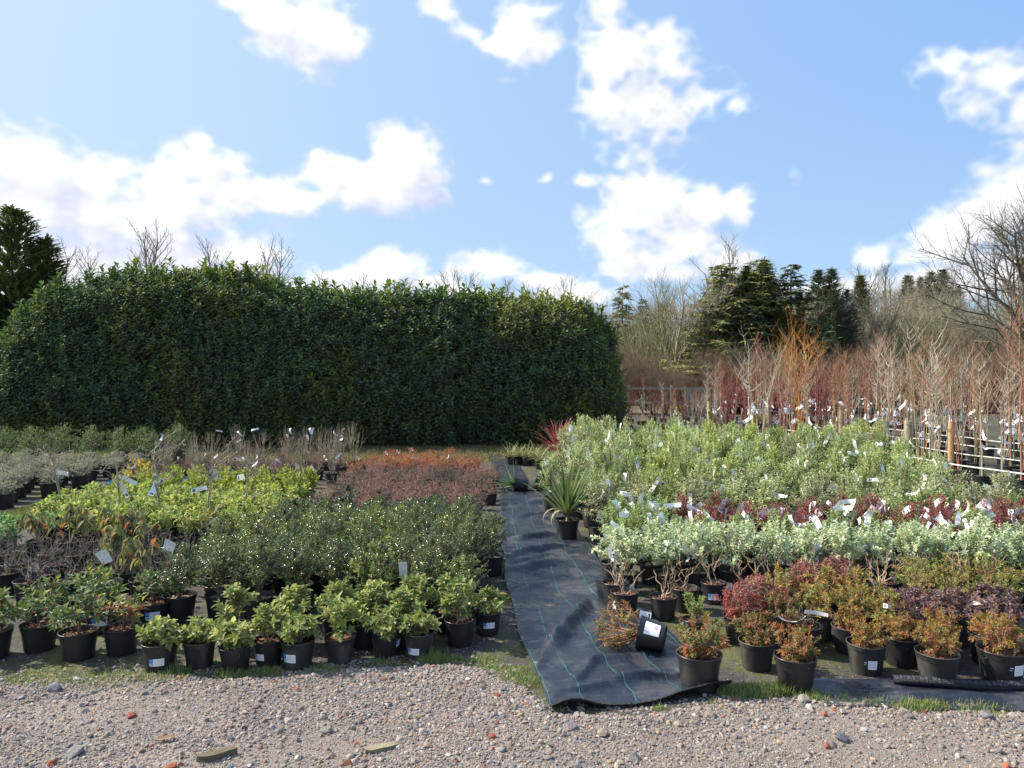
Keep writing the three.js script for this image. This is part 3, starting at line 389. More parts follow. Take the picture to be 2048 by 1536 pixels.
function put(key, x, d, o = {}) {
  const K = KINDS[key], n = K.cfg.variants ?? 4, v = o.v ?? K.used++ % n;
  const g = (K.made[v] ??= build(key, v)).clone(); g.name = numbered(K.name);
  const r = rng(Math.round(x * 1000) * 31 + Math.round(d * 1000)); const s = (o.s ?? 1) * (0.94 + 0.12 * r());
  g.position.set(x, Math.max(bedY(x, d), -0.002) + (o.y ?? 0), -d); g.scale.set(s, s * (o.sy ?? 1), s); g.rotation.y = o.turn ?? r() * 6.28;
  g.userData = { label: o.label, category: o.category ?? K.category }; if (o.group) g.userData.group = o.group;
  scene.add(g); return g;
}
function potLabel(g, key, mat, angle, y = 0.35, hgt = 0.34, arc = 0.75) {  // a printed label stuck on the pot, facing the world angle given
  const c = KINDS[key].cfg, pr = c.pot?.[0] ?? 0.094, ph = c.pot?.[1] ?? 0.155; const p = g.children.find((m) => m.name === 'pot'); const l = mesh('label', labelGeo(pr, ph, ph * y, ph * Math.min(0.78, y + hgt), arc), M[mat], p); l.rotation.y = angle - g.rotation.y - p.rotation.y;
}
const ORD = ['first', 'second', 'third', 'fourth', 'fifth', 'sixth', 'seventh', 'eighth', 'ninth', 'tenth', 'eleventh', 'twelfth', 'thirteenth', 'fourteenth', 'fifteenth', 'sixteenth', 'seventeenth', 'eighteenth'];
function block(key, rows, o) {                                        // rows: [d, xFrom, xTo, step]
  const r = rng(o.seed ?? 3), front = []; for (const [d, a, b, step] of rows) { let x = a + r() * step * 0.3; while (x <= b + 1e-6) { const k = Array.isArray(key) ? pick(key, r) : key; const X = x + (r() - 0.5) * step * 0.25, D = d + (r() - 0.5) * 0.09; if (!o.skip || !o.skip(X, D)) { const g = put(k, X, D, { ...o, sy: (o.sy ?? 1) * (o.grow ? o.grow(X, D) : 1), label: typeof o.label === 'object' ? o.label[k] : o.label, group: typeof o.group === 'object' ? o.group[k] : o.group }); if (o.look && d === rows[0][0]) front.push([g, k]); } x += step; } }
  if (o.look) { front.sort((p, q) => (p[0].position.x - q[0].position.x) * (o.from === 'right' ? -1 : 1)); front.forEach(([g, k], n) => { g.userData.label = `${typeof o.look === 'object' ? o.look[k] : o.look}, ${ORD[n]} from ${o.ref} in the front row of its block`; }); }
}
const rows = (d0, d1, step, a, b, xs) => { const out = []; let k = 0; for (let d = d0; d <= d1 + 1e-6; d += step, k++) out.push([d, (typeof a === 'function' ? a(d) : a) + (k % 2) * xs * 0.5, typeof b === 'function' ? b(d) : b, xs]); return out; };

// strap-leaved plants: every leaf a mesh of its own
function strapLeaf(L, W, bend, col, edgeCol) { const mb = new MB(), n = 8; let x = 0, y = 0, a = 0; for (let k = 0; k <= n; k++) { const t = k / n, w = W * (t < 0.25 ? 0.55 + 1.8 * t : Math.pow(1 - (t - 0.25) / 0.75, 0.8)) * 0.5 + 0.0008, up = w * 0.45; mb.v(x - Math.sin(a) * up * 0 , y + up, -w, edgeCol, 0, t); mb.v(x, y, 0, col, 0.5, t); mb.v(x, y + up, w, edgeCol, 1, t); if (k) { const q = k * 3; mb.f(q - 3, q - 2, q); mb.f(q - 2, q + 1, q); mb.f(q - 2, q - 1, q + 1); mb.f(q - 1, q + 2, q + 1); } a -= bend / n * (0.4 + 1.2 * t); x += Math.cos(a) * L / n; y += Math.sin(a) * L / n; } return mb.geo(); }
function strapPlant(name, category, label, x, d, o) {
  const g = thing(name, label, category, x, d, o.group), r = rng(o.seed ?? Math.round(x * 977 + d * 31) + 5), pr = o.pot?.[0] ?? 0.1, ph = o.pot?.[1] ?? 0.17;
  const inner = o.lying ? (() => { const t = new THREE.Quaternion().setFromUnitVectors(V(0, 1, 0), o.lying.clone().normalize()); g.quaternion.copy(t); g.position.y = pr * 0.86; return g; })() : g;
  const p = mesh('pot', pot(pr, ph), o.dusty ? M.potDusty : M.pot, inner); mesh('bark_mulch', soilGeo(pr, ph, r, BARK, 30), M.soil, inner);
  const shapes = []; for (let k = 0; k < 5; k++) { const c = o.cols[k % o.cols.length]; shapes.push(strapLeaf(o.L * (0.8 + 0.4 * r()), o.W, (o.bend ?? 0.7) * (0.4 + 1.2 * r()), jitter(c, r, 0.15), jitter(o.edge ?? c, r, 0.15))); }
  if (o.trunk) { const mb = new MB(); tube(mb, [V(0, ph * 0.8, 0), V(0.005, ph + o.trunk * 0.5, 0), V(0, ph + o.trunk, 0.004)], 0.017, 0.014, 7, [0.3, 0.24, 0.12]); mesh('stem', mb.geo(), M.wood, inner); }
  for (let k = 0; k < o.n; k++) { const m = mesh('leaf', shapes[k % 5], M.strap, inner), q = k / o.n; m.position.set(0.012 * Math.cos(k * 2.4), ph * 0.84 + (o.trunk ?? 0) * (0.7 + 0.3 * q), 0.012 * Math.sin(k * 2.4)); m.rotation.order = 'YZX'; m.rotation.y = k * 2.4 + 0.3 * r(); m.rotation.z = mix(o.out ?? 0.35, 1.45, Math.pow(q, 0.8)) + 0.1 * (r() - 0.5); m.scale.setScalar(0.8 + 0.3 * r()); }
  for (let k = 0; k < (o.dead ?? 0); k++) { const m = mesh('leaf', strapLeaf(o.L * 0.75, o.W * 0.9, 3.0 + 0.6 * r(), [0.3, 0.32, 0.13], [0.38, 0.36, 0.17]), M.strap, inner); m.position.set(0, ph * 0.86 + (o.trunk ?? 0) * 0.7, 0); m.rotation.order = 'YZX'; m.rotation.y = k * 1.9 + r(); m.rotation.z = 0.75 + 0.3 * r(); }
  return g;
}

// ---------- kinds of plants ----------
kind('holly', 'holly_leaved_shrub', 'potted shrub', { H: 0.265, y0: 0.145, R: 0.135, main: 8, side: 24, leafN: 11, from: 0.3, L: 0.045, W: 0.027, shape: HOLLY, fold: 0.3, lift: 0.2, cols: [[0.231, 0.29, 0.063], [0.33, 0.372, 0.098], [0.171, 0.233, 0.048], [0.464, 0.488, 0.153], [0.28, 0.326, 0.056]], stem: 0.0045, bark: [0.3, 0.26, 0.16], belly: 0.9, variants: 7, chips: 70, dusty: 1 });
kind('hollyTall', 'holly_leaved_shrub', 'potted shrub', { H: 0.37, y0: 0.19, R: 0.13, main: 7, side: 24, leafN: 11, from: 0.4, L: 0.045, W: 0.027, shape: HOLLY, fold: 0.3, lift: 0.2, cols: [[0.231, 0.29, 0.063], [0.33, 0.372, 0.098], [0.171, 0.233, 0.048], [0.464, 0.488, 0.153], [0.28, 0.326, 0.056]], stem: 0.005, bark: [0.34, 0.3, 0.19], variants: 5, chips: 70, dusty: 1 });
kind('dark', 'small_leaved_evergreen', 'potted shrub', { H: 0.51, y0: 0.23, R: 0.215, main: 9, side: 66, leafN: 22, from: 0.2, L: 0.021, W: 0.0115, opposite: 1, cols: [[0.066, 0.114, 0.02], [0.091, 0.138, 0.023], [0.051, 0.095, 0.02], [0.142, 0.191, 0.025]], mat: 'leafGloss', stem: 0.0045, bark: [0.17, 0.14, 0.09], kink: 0.012, low: 0.6, variants: 6, pot: [0.105, 0.17], mulch: MOSSY, soilName: 'soil', chips: 24 });
kind('darkTips', 'small_leaved_evergreen', 'potted shrub', { H: 0.49, y0: 0.2, R: 0.215, main: 9, side: 62, leafN: 22, from: 0.2, L: 0.022, W: 0.012, opposite: 1, cols: [[0.143, 0.205, 0.024], [0.112, 0.161, 0.024], [0.266, 0.294, 0.029], [0.091, 0.142, 0.022]], mat: 'leafGloss', stem: 0.0045, bark: [0.17, 0.14, 0.09], kink: 0.012, low: 0.6, variants: 6, pot: [0.105, 0.17], mulch: MOSSY, soilName: 'soil', chips: 24 });
kind('glossy', 'glossy_evergreen', 'potted shrub', { H: 0.42, y0: 0.18, R: 0.18, main: 8, side: 34, leafN: 12, from: 0.3, L: 0.034, W: 0.019, cols: [[0.048, 0.094, 0.027], [0.069, 0.125, 0.029], [0.041, 0.075, 0.025], [0.165, 0.25, 0.027]], mat: 'leafGloss', variants: 4, pot: [0.105, 0.17], chips: 16 });
kind('lime', 'light_green_shrub', 'potted shrub', { H: 0.38, y0: 0.17, R: 0.19, main: 8, side: 26, leafN: 10, from: 0.35, L: 0.05, W: 0.028, cols: [[0.296, 0.384, 0.06], [0.395, 0.459, 0.09], [0.217, 0.307, 0.055], [0.494, 0.511, 0.12]], lift: 0.25, belly: 1, variants: 6, chips: 16, tags: 1, tagEvery: 4, tagMat: 'tagWhite', tagSize: 0.6 });
kind('limeLow', 'light_green_shrub', 'potted shrub', { H: 0.33, y0: 0.16, R: 0.18, main: 7, side: 22, leafN: 10, from: 0.35, L: 0.046, W: 0.026, cols: [[0.139, 0.288, 0.058], [0.198, 0.36, 0.072], [0.119, 0.216, 0.058]], variants: 3, chips: 16 });
kind('gold', 'yellow_green_euonymus', 'potted shrub', { H: 0.45, y0: 0.18, R: 0.17, main: 10, side: 34, leafN: 14, from: 0.25, L: 0.032, W: 0.02, cols: [[0.386, 0.425, 0.035], [0.283, 0.361, 0.035], [0.167, 0.244, 0.035], [0.463, 0.463, 0.058]], sweep: 1.1, lift: 0.4, open: 0.7, variants: 5, chips: 12, tags: 1, tagEvery: 3, tagMat: 'tagBlue', tagSize: 0.55 });
kind('yellow', 'golden_leaved_shrub', 'potted shrub', { H: 0.46, y0: 0.2, R: 0.17, main: 8, side: 20, leafN: 11, from: 0.3, L: 0.05, W: 0.022, cols: [[0.5, 0.38, 0.03], [0.55, 0.45, 0.06], [0.4, 0.33, 0.04]], sweep: 1, lift: 0.4, variants: 1, chips: 12 });
kind('pinkish', 'brown_leaved_barberry', 'potted shrub', { H: 0.36, y0: 0.14, R: 0.2, main: 12, side: 60, leafN: 9, from: 0.25, L: 0.017, W: 0.009, cols: [[0.25, 0.119, 0.096], [0.325, 0.178, 0.141], [0.175, 0.101, 0.068], [0.375, 0.154, 0.113]], mat: 'leafSoft', bark: [0.24, 0.16, 0.13], stem: 0.003, open: 0.6, kink: 0.02, variants: 5, chips: 12, belly: 1 });
kind('rusty', 'brown_leaved_barberry', 'potted shrub', { H: 0.36, y0: 0.14, R: 0.2, main: 12, side: 54, leafN: 8, from: 0.25, L: 0.018, W: 0.01, cols: [[0.1, 0.075, 0.05], [0.07, 0.06, 0.035], [0.16, 0.09, 0.06], [0.06, 0.07, 0.03]], mat: 'leafMid', bark: [0.2, 0.15, 0.12], stem: 0.003, open: 0.6, kink: 0.02, variants: 4, chips: 12, belly: 1 });
kind('flame', 'orange_red_spirea', 'potted shrub', { H: 0.36, y0: 0.13, R: 0.2, main: 14, side: 50, leafN: 11, from: 0.3, L: 0.02, W: 0.01, cols: [[0.504, 0.108, 0.042], [0.432, 0.156, 0.048], [0.288, 0.144, 0.048], [0.552, 0.192, 0.06]], mat: 'leafSoft', bark: [0.25, 0.12, 0.08], stem: 0.003, open: 0.7, variants: 4, chips: 12, tags: 1, tagEvery: 4, tagMat: 'tagWhite', tagSize: 0.6 });
kind('olive', 'olive_brown_spirea', 'potted shrub', { H: 0.34, y0: 0.13, R: 0.2, main: 12, side: 46, leafN: 9, from: 0.3, L: 0.019, W: 0.01, cols: [[0.2, 0.16, 0.06], [0.26, 0.15, 0.06], [0.14, 0.13, 0.04]], mat: 'leafSoft', bark: [0.25, 0.17, 0.12], stem: 0.003, open: 0.7, variants: 3, chips: 12 });
kind('russet', 'leafless_brown_shrub', 'potted shrub', { H: 0.42, y0: 0.2, R: 0.22, main: 16, side: 60, leafN: 0, cols: [[0.3, 0.2, 0.15]], bark: [0.27, 0.17, 0.13], stem: 0.0042, open: 0.7, kink: 0.015, variants: 4, chips: 12, tags: 1, tagEvery: 2, tagMat: 'tagWhite', tagSize: 0.75 });
kind('reedy', 'tall_leafless_shrub', 'potted shrub', { H: 0.78, y0: 0.35, R: 0.26, main: 14, side: 46, leafN: 0, cols: [[0.3, 0.24, 0.17]], bark: [0.33, 0.27, 0.19], stem: 0.0048, open: 0.6, kink: 0.03, variants: 3, chips: 10, tags: 1, tagMat: 'tagWhite', tagSize: 0.7 });
kind('greyTwig', 'grey_twiggy_shrub', 'potted shrub', { H: 0.38, y0: 0.2, R: 0.2, main: 10, side: 80, leafN: 7, from: 0.4, L: 0.02, W: 0.01, cols: [[0.32, 0.32, 0.2], [0.26, 0.29, 0.15], [0.36, 0.35, 0.25]], mat: 'leafSoft', bark: [0.27, 0.25, 0.21], stem: 0.004, open: 0.6, kink: 0.03, variants: 4, pot: [0.13, 0.2], mulch: COMPOST, soilName: 'soil', chips: 14 });
kind('bareTwig', 'leafless_twiggy_shrub', 'potted shrub', { H: 0.4, y0: 0.2, R: 0.19, main: 7, side: 24, leafN: 0, cols: [[0.3, 0.28, 0.22]], bark: [0.19, 0.16, 0.125], stem: 0.0036, open: 0.7, kink: 0.03, variants: 5, pot: [0.1, 0.16], chips: 30 });
kind('edgeGreen', 'loose_green_shrub', 'potted shrub', { H: 0.68, y0: 0.2, R: 0.3, main: 10, side: 46, leafN: 13, from: 0.3, L: 0.036, W: 0.016, cols: [[0.102, 0.173, 0.033], [0.152, 0.22, 0.042], [0.076, 0.127, 0.028]], kink: 0.03, variants: 4, chips: 10, pot: [0.12, 0.2] });
kind('vib', 'viburnum', 'potted shrub', { H: 0.35, y0: 0.2, R: 0.19, main: 6, side: 15, leafN: 8, from: 0.35, L: 0.062, W: 0.027, cols: [[0.096, 0.162, 0.037], [0.127, 0.197, 0.046], [0.076, 0.127, 0.032], [0.204, 0.255, 0.046]], odd: 0.3, sweep: 0.9, fold: 0.3, variants: 5, pot: [0.108, 0.165], chips: 80, bark: [0.2, 0.11, 0.08], pipped: 1, open: 0.5 });
kind('vibTurn', 'viburnum', 'potted shrub', { H: 0.36, y0: 0.19, R: 0.17, main: 6, side: 16, leafN: 9, from: 0.35, L: 0.056, W: 0.028, cols: [[0.09, 0.15, 0.04], [0.22, 0.24, 0.05], [0.06, 0.11, 0.035], [0.45, 0.13, 0.03], [0.3, 0.27, 0.05]], odd: 0.6, sweep: 0.9, fold: 0.3, variants: 1, pot: [0.105, 0.165], chips: 90, bark: [0.2, 0.11, 0.08], open: 0.5 });
kind('drooping', 'drooping_leaf_viburnum', 'potted shrub', { H: 0.6, y0: 0.34, R: 0.24, main: 6, side: 8, leafN: 0, bigLeaves: 58, bigL: 0.1, bigW: 0.038, cols: [[0.13, 0.16, 0.045], [0.2, 0.22, 0.05], [0.26, 0.25, 0.06], [0.16, 0.2, 0.07], [0.3, 0.3, 0.14], [0.11, 0.14, 0.05], [0.34, 0.27, 0.07], [0.38, 0.15, 0.04]], bark: [0.3, 0.25, 0.17], stem: 0.006, variants: 3, pot: [0.11, 0.18], chips: 20, open: 0.5 });
kind('silver', 'silver_variegated_pittosporum', 'potted shrub', { H: 0.48, y0: 0.23, R: 0.18, main: 7, side: 48, leafN: 15, from: 0.25, L: 0.029, W: 0.019, cols: [[0.635, 0.707, 0.42], [0.454, 0.548, 0.296], [0.757, 0.792, 0.53], [0.333, 0.448, 0.211]], mat: 'leafMid', odd: 0.35, stem: 0.004, bark: [0.22, 0.18, 0.13], variants: 6, tags: 2, tagLow: 0.6, pot: [0.096, 0.165], mulch: COMPOST, soilName: 'soil', chips: 20 });
kind('silverTall', 'tall_pittosporum', 'potted shrub', { H: 0.74, y0: 0.22, R: 0.24, main: 9, side: 74, leafN: 17, from: 0.2, L: 0.028, W: 0.015, cols: [[0.5, 0.59, 0.232], [0.383, 0.475, 0.189], [0.617, 0.691, 0.315], [0.294, 0.403, 0.137]], odd: 0.3, lift: 0.3, variants: 5, tags: 1, belly: 0.5, low: 0.6, pot: [0.12, 0.2], mulch: COMPOST, soilName: 'soil', chips: 12 });
kind('limeTall', 'tall_pittosporum', 'potted shrub', { H: 0.7, y0: 0.22, R: 0.24, main: 9, side: 74, leafN: 17, from: 0.2, L: 0.027, W: 0.014, cols: [[0.486, 0.584, 0.12], [0.368, 0.487, 0.099], [0.588, 0.668, 0.169], [0.251, 0.362, 0.07]], odd: 0.3, lift: 0.3, variants: 4, tags: 1, tagEvery: 2, belly: 0.5, low: 0.6, pot: [0.12, 0.2], mulch: COMPOST, soilName: 'soil', chips: 12 });
kind('greenTall', 'tall_pittosporum', 'potted shrub', { H: 0.66, y0: 0.22, R: 0.24, main: 9, side: 70, leafN: 17, from: 0.2, L: 0.028, W: 0.015, cols: [[0.232, 0.326, 0.071], [0.319, 0.406, 0.103], [0.16, 0.249, 0.051], [0.406, 0.471, 0.15]], odd: 0.3, lift: 0.3, variants: 4, tags: 1, belly: 0.5, low: 0.6, pot: [0.12, 0.2], mulch: COMPOST, soilName: 'soil', chips: 12 });
kind('greyTall', 'tall_pittosporum', 'potted shrub', { H: 0.7, y0: 0.22, R: 0.23, main: 9, side: 66, leafN: 16, from: 0.2, L: 0.03, W: 0.015, cols: [[0.365, 0.394, 0.183], [0.459, 0.475, 0.243], [0.256, 0.285, 0.122], [0.54, 0.557, 0.304]], odd: 0.3, lift: 0.3, variants: 4, tags: 1, belly: 0.5, low: 0.6, pot: [0.12, 0.2], mulch: COMPOST, soilName: 'soil', chips: 12 });
kind('pitGreen', 'small_pittosporum', 'potted shrub', { H: 0.5, y0: 0.2, R: 0.18, main: 7, side: 46, leafN: 15, from: 0.25, L: 0.025, W: 0.013, cols: [[0.295, 0.41, 0.091], [0.416, 0.52, 0.148], [0.208, 0.315, 0.068]], odd: 0.3, variants: 4, tags: 3, pot: [0.096, 0.165], mulch: COMPOST, soilName: 'soil', chips: 12 });
kind('wine', 'dark_red_leaved_shrub', 'potted shrub', { H: 0.53, y0: 0.26, R: 0.18, main: 9, side: 44, leafN: 14, from: 0.3, L: 0.027, W: 0.013, cols: [[0.291, 0.04, 0.049], [0.171, 0.029, 0.039], [0.393, 0.066, 0.063], [0.239, 0.093, 0.056]], lift: 0.3, variants: 5, tags: 2, pot: [0.096, 0.165], chips: 12 });
kind('azaBare', 'leafless_azalea', 'potted shrub', { H: 0.4, y0: 0.24, R: 0.16, main: 4, side: 7, leafN: 0, cols: [[0.3, 0.2, 0.14]], bark: [0.4, 0.29, 0.2], stem: 0.0055, kink: 0.035, open: 0.6, buds: { L: 0.014, cols: [[0.4, 0.16, 0.08], [0.35, 0.25, 0.12]] }, variants: 7, pot: [0.097, 0.16], chips: 110 });
const AZ = { low: 1.05, fill: 0.5, main: 11, side: 60, leafN: 15, from: 0.38, tip: 0.5, L: 0.022, W: 0.0095, lift: 0.35, sweep: 0.8, open: 0.7, stem: 0.0036, bark: [0.28, 0.17, 0.1], belly: 1, pot: [0.11, 0.175], chips: 90, dusty: 1 };
kind('azaOrange', 'orange_leaved_azalea', 'potted azalea', { ...AZ, H: 0.31, y0: 0.17, R: 0.14, cols: [[0.373, 0.177, 0.019], [0.303, 0.216, 0.022], [0.405, 0.127, 0.019], [0.226, 0.216, 0.022]], odd: 0.35, variants: 6 });
kind('azaMix', 'orange_leaved_azalea', 'potted azalea', { ...AZ, H: 0.36, y0: 0.16, R: 0.165, cols: [[0.3, 0.12, 0.017], [0.201, 0.19, 0.021], [0.351, 0.089, 0.021], [0.13, 0.18, 0.021]], odd: 0.4, variants: 3, L: 0.026, W: 0.011 });
kind('azaRed', 'red_leaved_azalea', 'potted azalea', { ...AZ, H: 0.38, y0: 0.17, R: 0.16, cols: [[0.294, 0.038, 0.029], [0.392, 0.065, 0.044], [0.196, 0.032, 0.029], [0.274, 0.14, 0.049]], odd: 0.25, L: 0.034, W: 0.01, lift: 0, droop: 0.4, variants: 3 });
kind('azaLime', 'yellow_green_azalea', 'potted azalea', { ...AZ, H: 0.32, y0: 0.15, R: 0.17, side: 44, cols: [[0.256, 0.299, 0.045], [0.337, 0.339, 0.055], [0.405, 0.234, 0.055], [0.189, 0.248, 0.041]], odd: 0.35, variants: 5 });
kind('azaGold', 'yellow_orange_azalea', 'potted azalea', { ...AZ, H: 0.36, y0: 0.16, R: 0.16, side: 36, cols: [[0.362, 0.314, 0.042], [0.329, 0.184, 0.033], [0.241, 0.314, 0.05], [0.439, 0.261, 0.042]], odd: 0.35, L: 0.032, W: 0.012, variants: 4 });
kind('azaPlum', 'purple_brown_azalea', 'potted azalea', { ...AZ, H: 0.27, y0: 0.15, R: 0.16, side: 40, cols: [[0.156, 0.068, 0.068], [0.221, 0.111, 0.105], [0.104, 0.049, 0.056], [0.26, 0.136, 0.111]], odd: 0.2, L: 0.032, W: 0.013, droop: 0.3, variants: 4, tags: 1, tagEvery: 4, tagSize: 0.6 });
kind('azaGreen', 'green_leaved_azalea', 'potted azalea', { ...AZ, H: 0.3, y0: 0.19, R: 0.09, side: 18, cols: [[0.2, 0.308, 0.056], [0.277, 0.364, 0.078]], variants: 1, pot: [0.08, 0.14] });
kind('azaDead', 'withered_azalea', 'potted azalea', { ...AZ, H: 0.27, y0: 0.18, R: 0.11, side: 14, leafN: 3, cols: [[0.12, 0.08, 0.05], [0.08, 0.06, 0.04]], variants: 2, pot: [0.1, 0.165] });

// ---------- beds on the left of the fabric path ----------
const FACE = 0;                                                        // labels turned this way face the track
{
  const front = [
    ['holly', -1.975, 4.14, 'small holly-leaved shrub at the left end of the front row, blue and white pot label'], ['holly', -1.78, 4.2, 'holly-leaved shrub spilling left from its unlabelled pot, second of the front row'], ['holly', -1.553, 4.15, 'low holly-leaved shrub in a tilted dull pot, third of the front row'],
    ['hollyTall', -1.397, 4.23, 'tall bare-stemmed holly-leaved shrub in the front row, narrow white pot label'], ['holly', -1.217, 4.19, 'sparse low holly-leaved shrub in a grey pot with bright white label'], ['hollyTall', -0.995, 4.27, 'bushy holly-leaved shrub in the front row, plain pot, sixth from its left end'],
    ['holly', -0.744, 4.36, 'broad holly-leaved shrub, plain pot with a label at its right side'], ['holly', -0.547, 4.34, 'yellowish holly-leaved shrub behind the tall grass tuft, white label low on pot'], ['hollyTall', -0.321, 4.54, 'upright holly-leaved shrub second from the fabric path, label on pot left side'], ['holly', -0.156, 4.72, 'compact holly-leaved shrub beside the fabric path, blue and white pot label'],
  ];
  front.forEach(([k, x, d, label], n) => { const g = put(k, x, d, { label, group: 'holly-leaved shrubs in the front row', s: [1, 0.95, 0.98, 0.9, 0.97, 1, 0.97, 1, 1, 0.92][n] }); if (n === 2) g.rotation.z = 0.08; const lab = { 0: [0.1, 0.3], 3: [-0.5, 0.3], 4: [-0.35, 0.32], 6: [1.25, 0.42], 7: [-0.35, 0.22], 8: [-1.1, 0.34], 9: [0.15, 0.38] }[n]; if (lab) potLabel(g, k, 'labelBlue', lab[0], lab[1], n === 4 ? 0.3 : 0.26, n === 6 || n === 8 ? 0.6 : 0.95); });
  const L2 = 'holly-leaved shrub in the second row, between front row and small-leaved evergreens';
  for (const [x, d] of [[-1.66, 4.44], [-1.33, 4.5], [-1.08, 4.56], [-0.84, 4.62], [-0.62, 4.66], [-0.42, 4.76], [-0.9, 4.5], [-0.66, 4.5]]) put('hollyTall', x, d, { label: L2, group: 'holly-leaved shrubs in the second row', s: 0.98 });
  for (const [x, d, s, y0] of [[-0.42, 4.6, 0.8, 0.2]]) { const t = thing('plant_label', 'white upright plant label among the holly-leaved shrubs', 'plant label', x - 0.3, d + 0.25); mesh('card', tagGeo(0.12, 0.055, 0.2, 0.1), M.tagWhite, t).position.set(0, 0.43, 0); const mb = new MB(); tube(mb, [V(0, 0, 0.004), V(0, 0.33, 0.008)], 0.003, 0.003, 5, [0.7, 0.7, 0.7]); mesh('stake', mb.geo(), M.wood, t); }
  block(['dark', 'dark', 'darkTips'], rows(4.98, 5.55, 0.28, -2.25, -0.2, 0.27), { seed: 8, look: { dark: 'dark green small-leaved evergreen', darkTips: 'yellow-tipped small-leaved evergreen' }, ref: 'the path', from: 'right', label: { dark: 'dark green small-leaved evergreen in the block left of the fabric path', darkTips: 'small-leaved evergreen with yellowish tips in the block left of the fabric path' }, group: { dark: 'dark small-leaved evergreens', darkTips: 'yellow-tipped small-leaved evergreens' } });
  block(['darkTips', 'darkTips', 'dark'], rows(5.84, 6.75, 0.29, (d) => -2.3, -0.17, 0.28), { seed: 9, label: { dark: 'dark green small-leaved evergreen in the block left of the fabric path', darkTips: 'small-leaved evergreen with yellowish tips in the block left of the fabric path' }, group: { dark: 'dark small-leaved evergreens', darkTips: 'yellow-tipped small-leaved evergreens' } });
  block('glossy', rows(7.0, 7.75, 0.3, -2.25, -0.22, 0.3), { seed: 10, look: 'glossy evergreen', ref: 'the path', from: 'right', label: 'glossy dark evergreen with larger leaves behind the small-leaved evergreens', group: 'glossy evergreens' });
  block(['pinkish', 'pinkish', 'rusty'], rows(8.1, 11.2, 0.34, -2.3, -0.28, 0.33), { seed: 11, look: { pinkish: 'pinkish brown barberry', rusty: 'dull dark barberry' }, ref: 'the path', from: 'right', label: { pinkish: 'pinkish brown barberry in the block beside the fallen yucca', rusty: 'dull dark barberry in the block beside the fallen yucca' }, group: { pinkish: 'pinkish barberries', rusty: 'dull dark barberries' } });
  block(['flame', 'flame', 'olive'], rows(11.75, 13.2, 0.36, -2.5, -0.55, 0.34), { seed: 12, label: { flame: 'orange red spirea in the far block before the hedge', olive: 'olive brown spirea in the far block before the hedge' }, group: { flame: 'orange red spireas', olive: 'olive brown spireas' } });
  block('gold', rows(8.95, 10.2, 0.33, -4.75, -2.5, 0.3), { seed: 13, look: 'yellow green euonymus', ref: 'the barberries', from: 'right', label: 'yellow green euonymus in the bright block behind the light green shrubs', group: 'yellow green euonymus' });
  put('yellow', -5.12, 10.1, { label: 'golden yellow leaved shrub at the corner of the bright block', s: 1.1 });
  block('lime', rows(6.95, 8.6, 0.33, (d) => mix(-4.0, -5.1, clamp((d - 6.9) / 0.9)), (d) => -2.45, 0.33), { seed: 14, label: 'light green broad-leaved shrub in the field left of the dark evergreens', group: 'light green broad-leaved shrubs' });
  block('limeLow', rows(6.6, 7.2, 0.3, -5.2, -4.45, 0.3), { seed: 15, label: 'fresh green low shrub by the left edge beside the grass path', group: 'fresh green low shrubs' });
  block(['russet', 'russet', 'reedy'], rows(10.9, 13.4, 0.42, -5.6, -2.75, 0.42), { seed: 16, label: { russet: 'leafless reddish brown shrub with white tag before the hedge', reedy: 'tall leafless tan shrub with white tag before the hedge' }, group: { russet: 'leafless brown shrubs', reedy: 'tall leafless shrubs' } });
  block('greyTwig', rows(8.75, 12.6, 0.42, -9.2, (d) => -6.22, 0.38), { seed: 17, look: 'grey twiggy shrub', ref: 'the grass path', from: 'right', label: 'grey twiggy shrub in black pot beyond the grass path', group: 'grey twiggy shrubs', skip: (x, d) => x < -0.74 * d });
  block('edgeGreen', rows(13.2, 14.2, 0.5, -9.8, -6.2, 0.55), { seed: 18, label: 'loose green shrub in front of the tall hedge, behind the grey twiggy shrubs', group: 'loose green shrubs before the hedge' });
  const vl = [
    ['vib', -2.54, 4.32, 'viburnum with long grey green leaves in a large bark-topped pot near the front'], ['vibTurn', -2.33, 4.4, 'viburnum with yellow and orange turning leaves, bark-topped pot'], ['vib', -2.86, 4.46, 'viburnum with pink buds leaning over its neighbour at the far left'], ['vib', -3.06, 4.34, 'viburnum with pink buds cut by the left edge of the photo'],
    ['vib', -2.66, 4.78, 'viburnum behind the bark-topped viburnum pots, blue label on its pot'], ['vib', -3.05, 4.78, 'viburnum in the second row at the far left edge'], ['vib', -2.38, 4.9, 'viburnum half hidden beside the dark evergreens, blue and white label on pot'], ['vib', -2.86, 5.02, 'viburnum in front of the leafless twiggy shrubs'],
  ];
  vl.forEach(([k, x, d, label], n) => { const g = put(k, x, d, { label, group: 'viburnums at the front left', s: n === 0 ? 1 : 0.95 }); if (n === 4 || n === 6) potLabel(g, k, 'labelBlue', 0.35, 0.36, 0.34, 1); });
  block('bareTwig', rows(5.32, 6.5, 0.3, (d) => -0.72 * d, -2.62, 0.3), { seed: 19, label: 'leafless grey twiggy shrub behind the viburnums', group: 'leafless twiggy shrubs behind the viburnums' });
